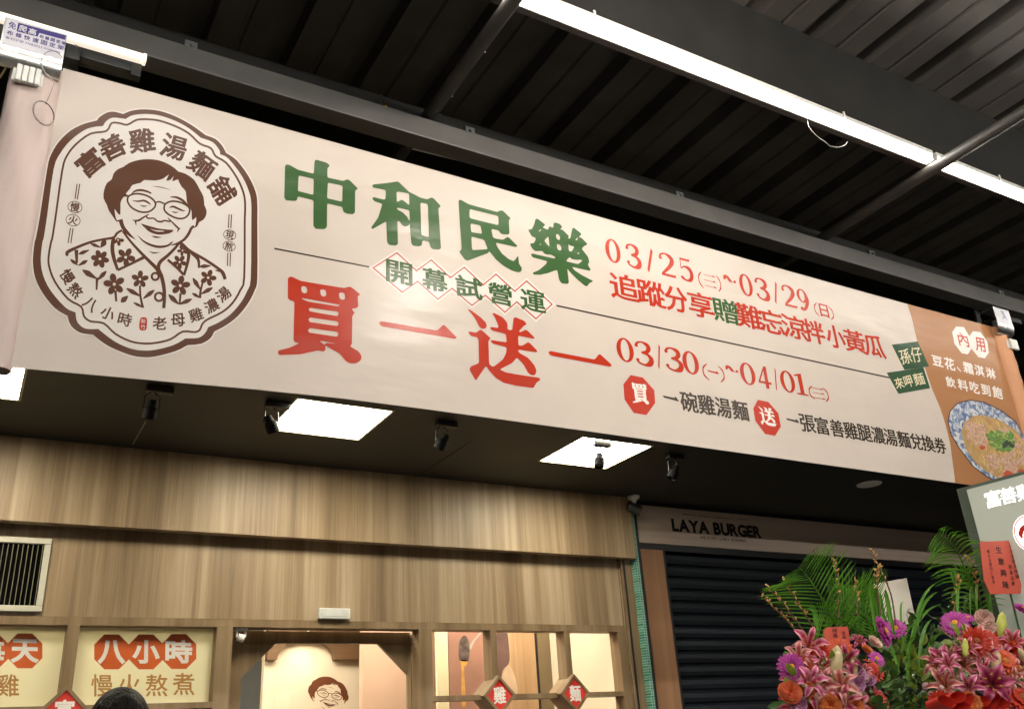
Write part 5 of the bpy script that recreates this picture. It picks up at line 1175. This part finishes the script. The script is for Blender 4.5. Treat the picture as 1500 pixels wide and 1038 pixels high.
def blade(p0, p1, w, parent, bend=.03, m=None):
    bm = BM(); p0, p1 = Vector(p0), Vector(p1); d = (p1 - p0); view = ((p0 + p1) / 2 - CAM).normalized(); sd = d.normalized().cross(view); q = []
    for k in range(9):
        t_ = k / 8; c = p0 + d * t_ + Vector((0, 0, bend * math.sin(math.pi * t_))) + view * .01 * math.sin(3 * t_); h = sd * w * math.sin(math.pi * min(.985, .15 + .84 * t_)) / 2
        q.append((bm.verts.new(c - h), bm.verts.new(c + view * .15 * w), bm.verts.new(c + h)))
    for a_, b_ in zip(q, q[1:]): bm.faces.new((a_[0], a_[1], b_[1], b_[0])); bm.faces.new((a_[1], a_[2], b_[2], b_[1]))
    return obj('blade_leaf', bm, m or M_FROND, parent)
def foliage(c, rad, n, parent, size=.035, m=None, seed=1):
    random.seed(seed); bm = BM(); c = Vector(c)
    for _ in range(n):
        d = Vector((ru(-1, 1), ru(-1, 1), ru(-1, 1)))
        while d.length > 1 or d.length < .35: d = Vector((ru(-1, 1), ru(-1, 1), ru(-1, 1)))
        p = c + Vector((d.x * rad[0], d.y * rad[1], d.z * rad[2])); mm_ = Matrix.Translation(p) @ (d + Vector((ru(-.8, .8), ru(-.8, .8), ru(-.2, .9)))).to_track_quat('X', 'Z').to_matrix().to_4x4() @ Matrix.Rotation(ru(0, 6.28), 4, 'X')
        L = size * ru(.6, 1.3); sheet(bm, [(0, 0), (L * .4, .12 * L), (L * .75, .1 * L), (L, -.05 * L)], lambda t: L * .26 * math.sin(math.pi * min(.97, .08 + t * .9)), mm_, 2, .2)
    me = mesh_of('foliage', bm, [m or M_LEAF]); o = bpy.data.objects.new('foliage', me); C.objects.link(o); o.parent = parent; o.location = -Vector(parent.location); return o
def card(name, pts, Y, m, parent, dz=0):
    """stiff paper card standing in the plane Y, photo corners pts"""
    bm = BM(); w = [onY(*p, Y) for p in pts]; a_ = [bm.verts.new(v) for v in w]; b_ = [bm.verts.new(v + Vector((0, .002, 0))) for v in w]; n = len(w)
    bm.faces.new(a_); bm.faces.new(b_[::-1])
    for i in range(n): bm.faces.new((a_[i], b_[i], b_[(i + 1) % n], a_[(i + 1) % n]))
    c = obj(name, bm, m, parent)
    low = min(w, key=lambda v: v.z); mid = sum(w, Vector()) / n
    bm = BM(); tube(bm, [(mid.x, Y + .006, mid.z), (mid.x, Y + .02, low.z - .35)], .003, 6); obj('stick', bm, M_LEAF, c); return c
def stand(x, y, zc, label):
    t = thing('flower_stand', label, 'flower arrangement', (x, y, 0), 'congratulation flower stands before the dark shop')
    for k in range(3):
        a_ = 2 * math.pi * k / 3 + .4; bm = BM(); tube(bm, [(x + math.cos(a_) * .26, y + math.sin(a_) * .26, 0), (x + math.cos(a_) * .06, y + math.sin(a_) * .06, zc - .28)], .011, 8); obj('leg', bm, M_STEEL_DK, t)
    bm = BM(); lathe(bm, [(.07, 0), (.12, .03), (.14, .12), (.13, .13), (.02, .125)], Matrix.Translation((x, y, zc - .30)), 24); obj('basket', bm, mat('basket_green', (.03, .06, .02), .7), t, True)
    return t
M_REDPAPER = mat('red_paper', (.66, .10, .06), .6, var=.08, vs=8); M_INK = mat('brush_ink', (.05, .012, .012), .6); M_WHITECARD = mat('white_card', (.84, .78, .68), .6, var=.06, vs=5)
Y1, Y2 = 1.72, 1.62
W1 = lambda px, py, dy=0: onY(px, py, Y1 + dy); W2 = lambda px, py, dy=0: onY(px, py, Y2 + dy)
g1 = W1(1238, 1036); s1 = stand(g1.x, Y1 + .10, g1.z, 'left flower stand with white card and small red card among palm leaves')
g2 = W2(1462, 1020); s2 = stand(g2.x, Y2 + .12, g2.z, 'right flower stand with large lettered red card before the lit sign')
random.seed(11)
foliage(W1(1245, 1040, .10), (.20, .13, .13), 520, s1, .04, seed=2)
foliage(W1(1345, 1020, .10), (.13, .12, .22), 420, s1, .036, seed=3)
foliage(W1(1330, 985, .06), (.08, .08, .10), 120, s1, .030, M_LEAF2, 8)
for px_, py_, W_, st_ in ((1212, 982, W1, s1), (1245, 985, W1, s1), (1170, 1000, W1, s1), (1225, 1030, W1, s1), (1270, 1030, W1, s1), (1290, 1000, W1, s1), (1395, 1000, W2, s2), (1435, 975, W2, s2), (1475, 985, W2, s2), (1410, 945, W2, s2)):
    foliage(W_(px_, py_, -.085), (.035, .02, .035), 16, st_, .034, random.choice((M_LEAF, M_LEAF, M_LEAF2)), int(px_))
random.seed(11)
foliage(W2(1460, 1020, .12), (.20, .13, .16), 520, s2, .04, seed=4)
foliage(W2(1420, 930, .16), (.10, .08, .12), 130, s2, .035, seed=5)
def F(st, W_, Y_, lst):
    for kind, px, py, dy, sc in lst:
        p = W_(px, py, dy); tc_ = (CAM - p).normalized(); ctr = Vector((st.location.x, st.location.y, p.z - .12)); out = (p - ctr).normalized()
        n_ = tc_ * .75 + out * .55 + Vector((ru(-.45, .45), ru(-.2, .2), ru(-.15, .45)))
        if 'bud' in kind: n_ = Vector((ru(-.6, .6), ru(-.5, .1), 1)); p = p - Vector((0, 0, .02))
        place(kind, p, n_, sc * {'lily': .56, 'carnation': .80, 'gerbera_magenta': .85}.get(kind, .9), st, ru(0, 6))
F(s1, W1, Y1, [('lily', 1184, 948, -.05, 1.05), ('lily', 1170, 966, -.07, .85), ('gerbera_magenta', 1292, 925, -.02, 1.15), ('gerbera_magenta', 1312, 921, .03, .8), ('gerbera_magenta', 1159, 977, -.08, .9), ('gerbera_magenta', 1283, 965, -.06, .6),
  ('carnation', 1156, 1016, -.09, 1.0), ('gerbera_red', 1272, 983, -.08, .95), ('carnation', 1181, 975, -.09, .75), ('gerbera_orange', 1230, 953, -.05, .95), ('carnation', 1182, 1013, -.10, .85), ('lily', 1186, 1003, -.10, 1.0), ('lily', 1208, 1000, -.09, .9), ('lily', 1240, 968, -.08, .95), ('lily', 1232, 1012, -.11, 1.1),
  ('lily', 1238, 1030, -.12, .95), ('orchid', 1254, 1004, -.11, 1.2), ('orchid', 1270, 1001, -.09, 1.1), ('orchid', 1257, 992, -.09, 1.0), ('orchid', 1172, 1034, -.10, 1.1), ('carnation', 1214, 1034, -.11, 1.05), ('carnation', 1250, 1036, -.12, .9), ('small_rose', 1250, 1020, -.12, 1.0), ('small_rose', 1262, 1022, -.10, .9),
  ('small_rose', 1204, 985, -.08, .9), ('small_rose', 1198, 1020, -.10, .8), ('small_rose', 1278, 944, -.03, 1.1), ('carnation', 1268, 953, -.04, .6), ('bud', 1216, 985, -.10, 1.5), ('bud', 1222, 975, -.10, 1.4), ('bud', 1248, 978, -.10, 1.0), ('bud', 1206, 955, -.05, 1.0), ('small_bud', 1352, 1000, -.02, 1.2), ('small_bud', 1360, 1012, -.02, 1.1), ('small_bud', 1357, 996, 0, .9), ('lily', 1160, 1034, -.08, .7), ('lily', 1256, 946, 0, .7)])
F(s2, W2, Y2, [('gerbera_magenta', 1399, 914, -.02, 1.0), ('gerbera_magenta', 1417, 905, .02, .5), ('lily', 1424, 938, -.05, 1.0), ('small_rose', 1440, 908, -.03, 1.4), ('small_rose', 1447, 920, -.04, 1.2), ('lily', 1408, 962, -.06, 1.0), ('lily', 1432, 960, -.08, .95), ('lily', 1452, 1003, -.13, 1.35), ('lily', 1385, 1006, -.08, 1.0),
  ('lily', 1420, 1008, -.11, .9), ('lily', 1482, 945, -.06, .95), ('gerbera_orange', 1471, 970, -.10, 1.05), ('carnation', 1388, 982, -.07, 1.0), ('gerbera_orange', 1377, 968, -.05, .7), ('gerbera_red', 1497, 950, -.08, 1.0), ('gerbera_red', 1496, 1024, -.12, 1.2), ('gerbera_red', 1470, 935, -.03, .7), ('bud', 1463, 925, -.05, 1.5), ('bud', 1452, 975, -.10, 1.3), ('bud', 1500, 990, -.10, 1.2),
  ('lily', 1480, 995, -.10, .8), ('gerbera_magenta', 1498, 893, -.02, .8), ('small_rose', 1402, 985, -.09, 1.0), ('small_bud', 1372, 998, -.02, 1.2), ('carnation', 1420, 1030, -.12, 1.0), ('lily', 1440, 984, -.10, .8), ('small_rose', 1500, 970, -.08, 1.2)])
rs_ = random.Random(31)
def sprinkle(st, W_, Y_, n, x0, x1, y0, y1, dy0, dy1):
    F(st, W_, Y_, [(rs_.choice(('small_rose', 'orchid', 'small_bud', 'lily', 'lily', 'lily', 'lily', 'gerbera_red', 'lily', 'bud')), rs_.uniform(x0, x1), rs_.uniform(y0, y1), rs_.uniform(dy0, dy1), rs_.uniform(.6, 1.05)) for _ in range(n)])
sprinkle(s1, W1, Y1, 44, 1158, 1282, 960, 1048, -.10, -.03); sprinkle(s2, W2, Y2, 44, 1372, 1505, 930, 1048, -.12, -.03)
# palm fronds and blades
frond([W1(1240, 945, .05), W1(1212, 890, .04), W1(1186, 848, .02), W1(1170, 830, -.02)], .16, s1, 46, .12, .0055)
frond([W1(1298, 942, .08), W1(1270, 905, .08), W1(1240, 885, .06), W1(1214, 876, .04)], .12, s1, 36, -.1, .005)
frond([W1(1282, 940, .12), W1(1270, 900, .12), W1(1262, 870, .12), W1(1254, 856, .10)], .10, s1, 26, -.2, .0055)
frond([W1(1262, 930, .10), W1(1232, 905, .08), W1(1204, 895, .05), W1(1190, 897, .03)], .09, s1, 18, .4, .007)
for a_, b_, w in (((1334, 935), (1374, 851), .012), ((1337, 940), (1374, 866), .011), ((1330, 950), (1380, 884), .011), ((1320, 960), (1345, 915), .012), ((1310, 930), (1297, 862), .012), ((1298, 930), (1290, 868), .012), ((1322, 935), (1324, 880), .010), ((1283, 925), (1276, 846), .012), ((1290, 925), (1284, 858), .010), ((1345, 985), (1366, 905), .012), ((1352, 990), (1382, 925), .012), ((1165, 985), (1147, 968), .012), ((1162, 965), (1146, 980), .010), ((1330, 1000), (1340, 930), .012), ((1318, 985), (1300, 940), .014)):
    blade(W1(*a_, ru(0, .08)), W1(*b_, ru(0, .08)), w, s1)
frond([W2(1435, 905, .10), W2(1420, 850, .10), W2(1398, 800, .08), W2(1372, 780, .05)], .12, s2, 38, .5, .005)
frond([W2(1440, 900, .14), W2(1425, 850, .14), W2(1405, 835, .12), W2(1392, 840, .12)], .07, s2, 14, .5, .007)
for a_, b_, w in (((1405, 930), (1408, 850), .010), ((1432, 910), (1436, 845), .012), ((1442, 920), (1470, 870), .011), ((1456, 920), (1450, 865), .012), ((1470, 920), (1478, 868), .010), ((1480, 915), (1500, 870), .010), ((1490, 900), (1502, 850), .010), ((1422, 900), (1428, 860), .010)):
    blade(W2(*a_, ru(.02, .1)), W2(*b_, ru(.02, .1)), w, s2)
for l in ([(1178, 938), (1150, 905), (1116, 874)], [(1184, 934), (1155, 893), (1123, 857)], [(1196, 925), (1170, 885), (1149, 848)], [(1228, 905), (1228, 850), (1221, 820)], [(1255, 900), (1256, 870), (1252, 850)], [(1312, 915), (1305, 870), (1288, 830), (1277, 806)], [(1290, 900), (1284, 845), (1288, 830)]):
    twig([W1(*p, .02 + .02 * i) for i, p in enumerate(l)], s1)
for l in ([(1392, 915), (1403, 870), (1405, 845)], [(1436, 880), (1428, 840), (1418, 815)], [(1500, 905), (1499, 860), (1501, 815)], [(1452, 800), (1446, 785), (1441, 773)]):
    twig([W2(*p, .06 + .02 * i) for i, p in enumerate(l)], s2)
# cards
card('white_card', [(1278, 855), (1328, 846), (1341, 905), (1333, 913), (1304, 917)], Y1 + .13, M_WHITECARD, s1)
rc = card('red_card', [(1207, 923), (1212, 918), (1242, 917), (1247, 950), (1211, 955)], Y1 + .0, M_REDPAPER, s1)
SC = Surf((0, Y1 - .0006, 0), (1, 0, 0), (0, 0, 1), (0, -1, 0)); a = Art(SC, 0)
for i, ch in enumerate('開幕大吉'): quad_px(a, ch, (1219 + i * .6, 920 + i * 7), (1226 + i * .6, 920 + i * 7), (1219.6 + i * .6, 926 + i * 7))
for i, ch in enumerate('敬賀'): quad_px(a, ch, (1233 + i * .6, 924 + i * 6), (1238 + i * .6, 924 + i * 6), (1233.6 + i * .6, 929 + i * 6))
a.build('lettering', M_INK, rc)
rc = card('red_card', [(1435.5, 793), (1461, 792), (1488, 791), (1491, 812), (1493, 836), (1497, 846), (1495.5, 869), (1451, 869.5), (1442, 850)], Y2 - .02, M_REDPAPER, s2)
SC = Surf((0, Y2 - .0206, 0), (1, 0, 0), (0, 0, 1), (0, -1, 0)); a = Art(SC, 0)
for i, ch in enumerate('生意興隆'): quad_px(a, ch, (1458 + i * 3.4, 799.5 + i * 17), (1466.5 + i * 3.4, 800 + i * 17), (1459.5 + i * 3.4, 809.5 + i * 17), .0004)
for i, ch in enumerate('祝富善雞湯麵舖'): quad_px(a, ch, (1477.5 + i * 1.5, 796 + i * 7.4), (1483.5 + i * 1.5, 796 + i * 7.4), (1478.5 + i * 1.5, 802 + i * 7.4))
for i, ch in enumerate('開幕誌慶'): quad_px(a, ch, (1477 + i * 1.4, 827 + i * 8), (1482 + i * 1.4, 827 + i * 8), (1478 + i * 1.4, 833 + i * 8))
for i, ch in enumerate('親友全體同仁敬賀'): quad_px(a, ch, (1445.5 + i * 1.1, 804.5 + i * 6.4), (1449.5 + i * 1.1, 804.5 + i * 6.4), (1446.3 + i * 1.1, 809.5 + i * 6.4))
a.build('lettering', M_INK, rc)
# red ribbon bow low on the right stand
mr = mat('red_ribbon', (.62, .035, .02), .35, var=.1)
for i, (px, py, an) in enumerate(((1378, 1030, -.3), (1394, 1024, .25), (1408, 1030, .7), (1430, 1030, .1), (1446, 1028, .5), (1462, 1032, .9), (1400, 1040, .2), (1440, 1042, .6))):
    p = W2(px, py, -.13); d = Vector((math.cos(an), -.3, math.sin(an))).normalized(); bm = BM(); n = 14
    side_ = d.cross(Vector((0, -1, .2))).normalized(); rg = []
    for k in range(n + 1):
        tt = 2 * math.pi * k / n; c = p + d * .024 * math.cos(tt) + side_ * .013 * math.sin(tt); w = Vector((.3, -1, .3)).normalized() * .016; rg.append((bm.verts.new(c - w), bm.verts.new(c + w)))
    for a_, b_ in zip(rg, rg[1:]): bm.faces.new((a_[0], a_[1], b_[1], b_[0]))
    obj('ribbon_loop', bm, mr, s2, True)
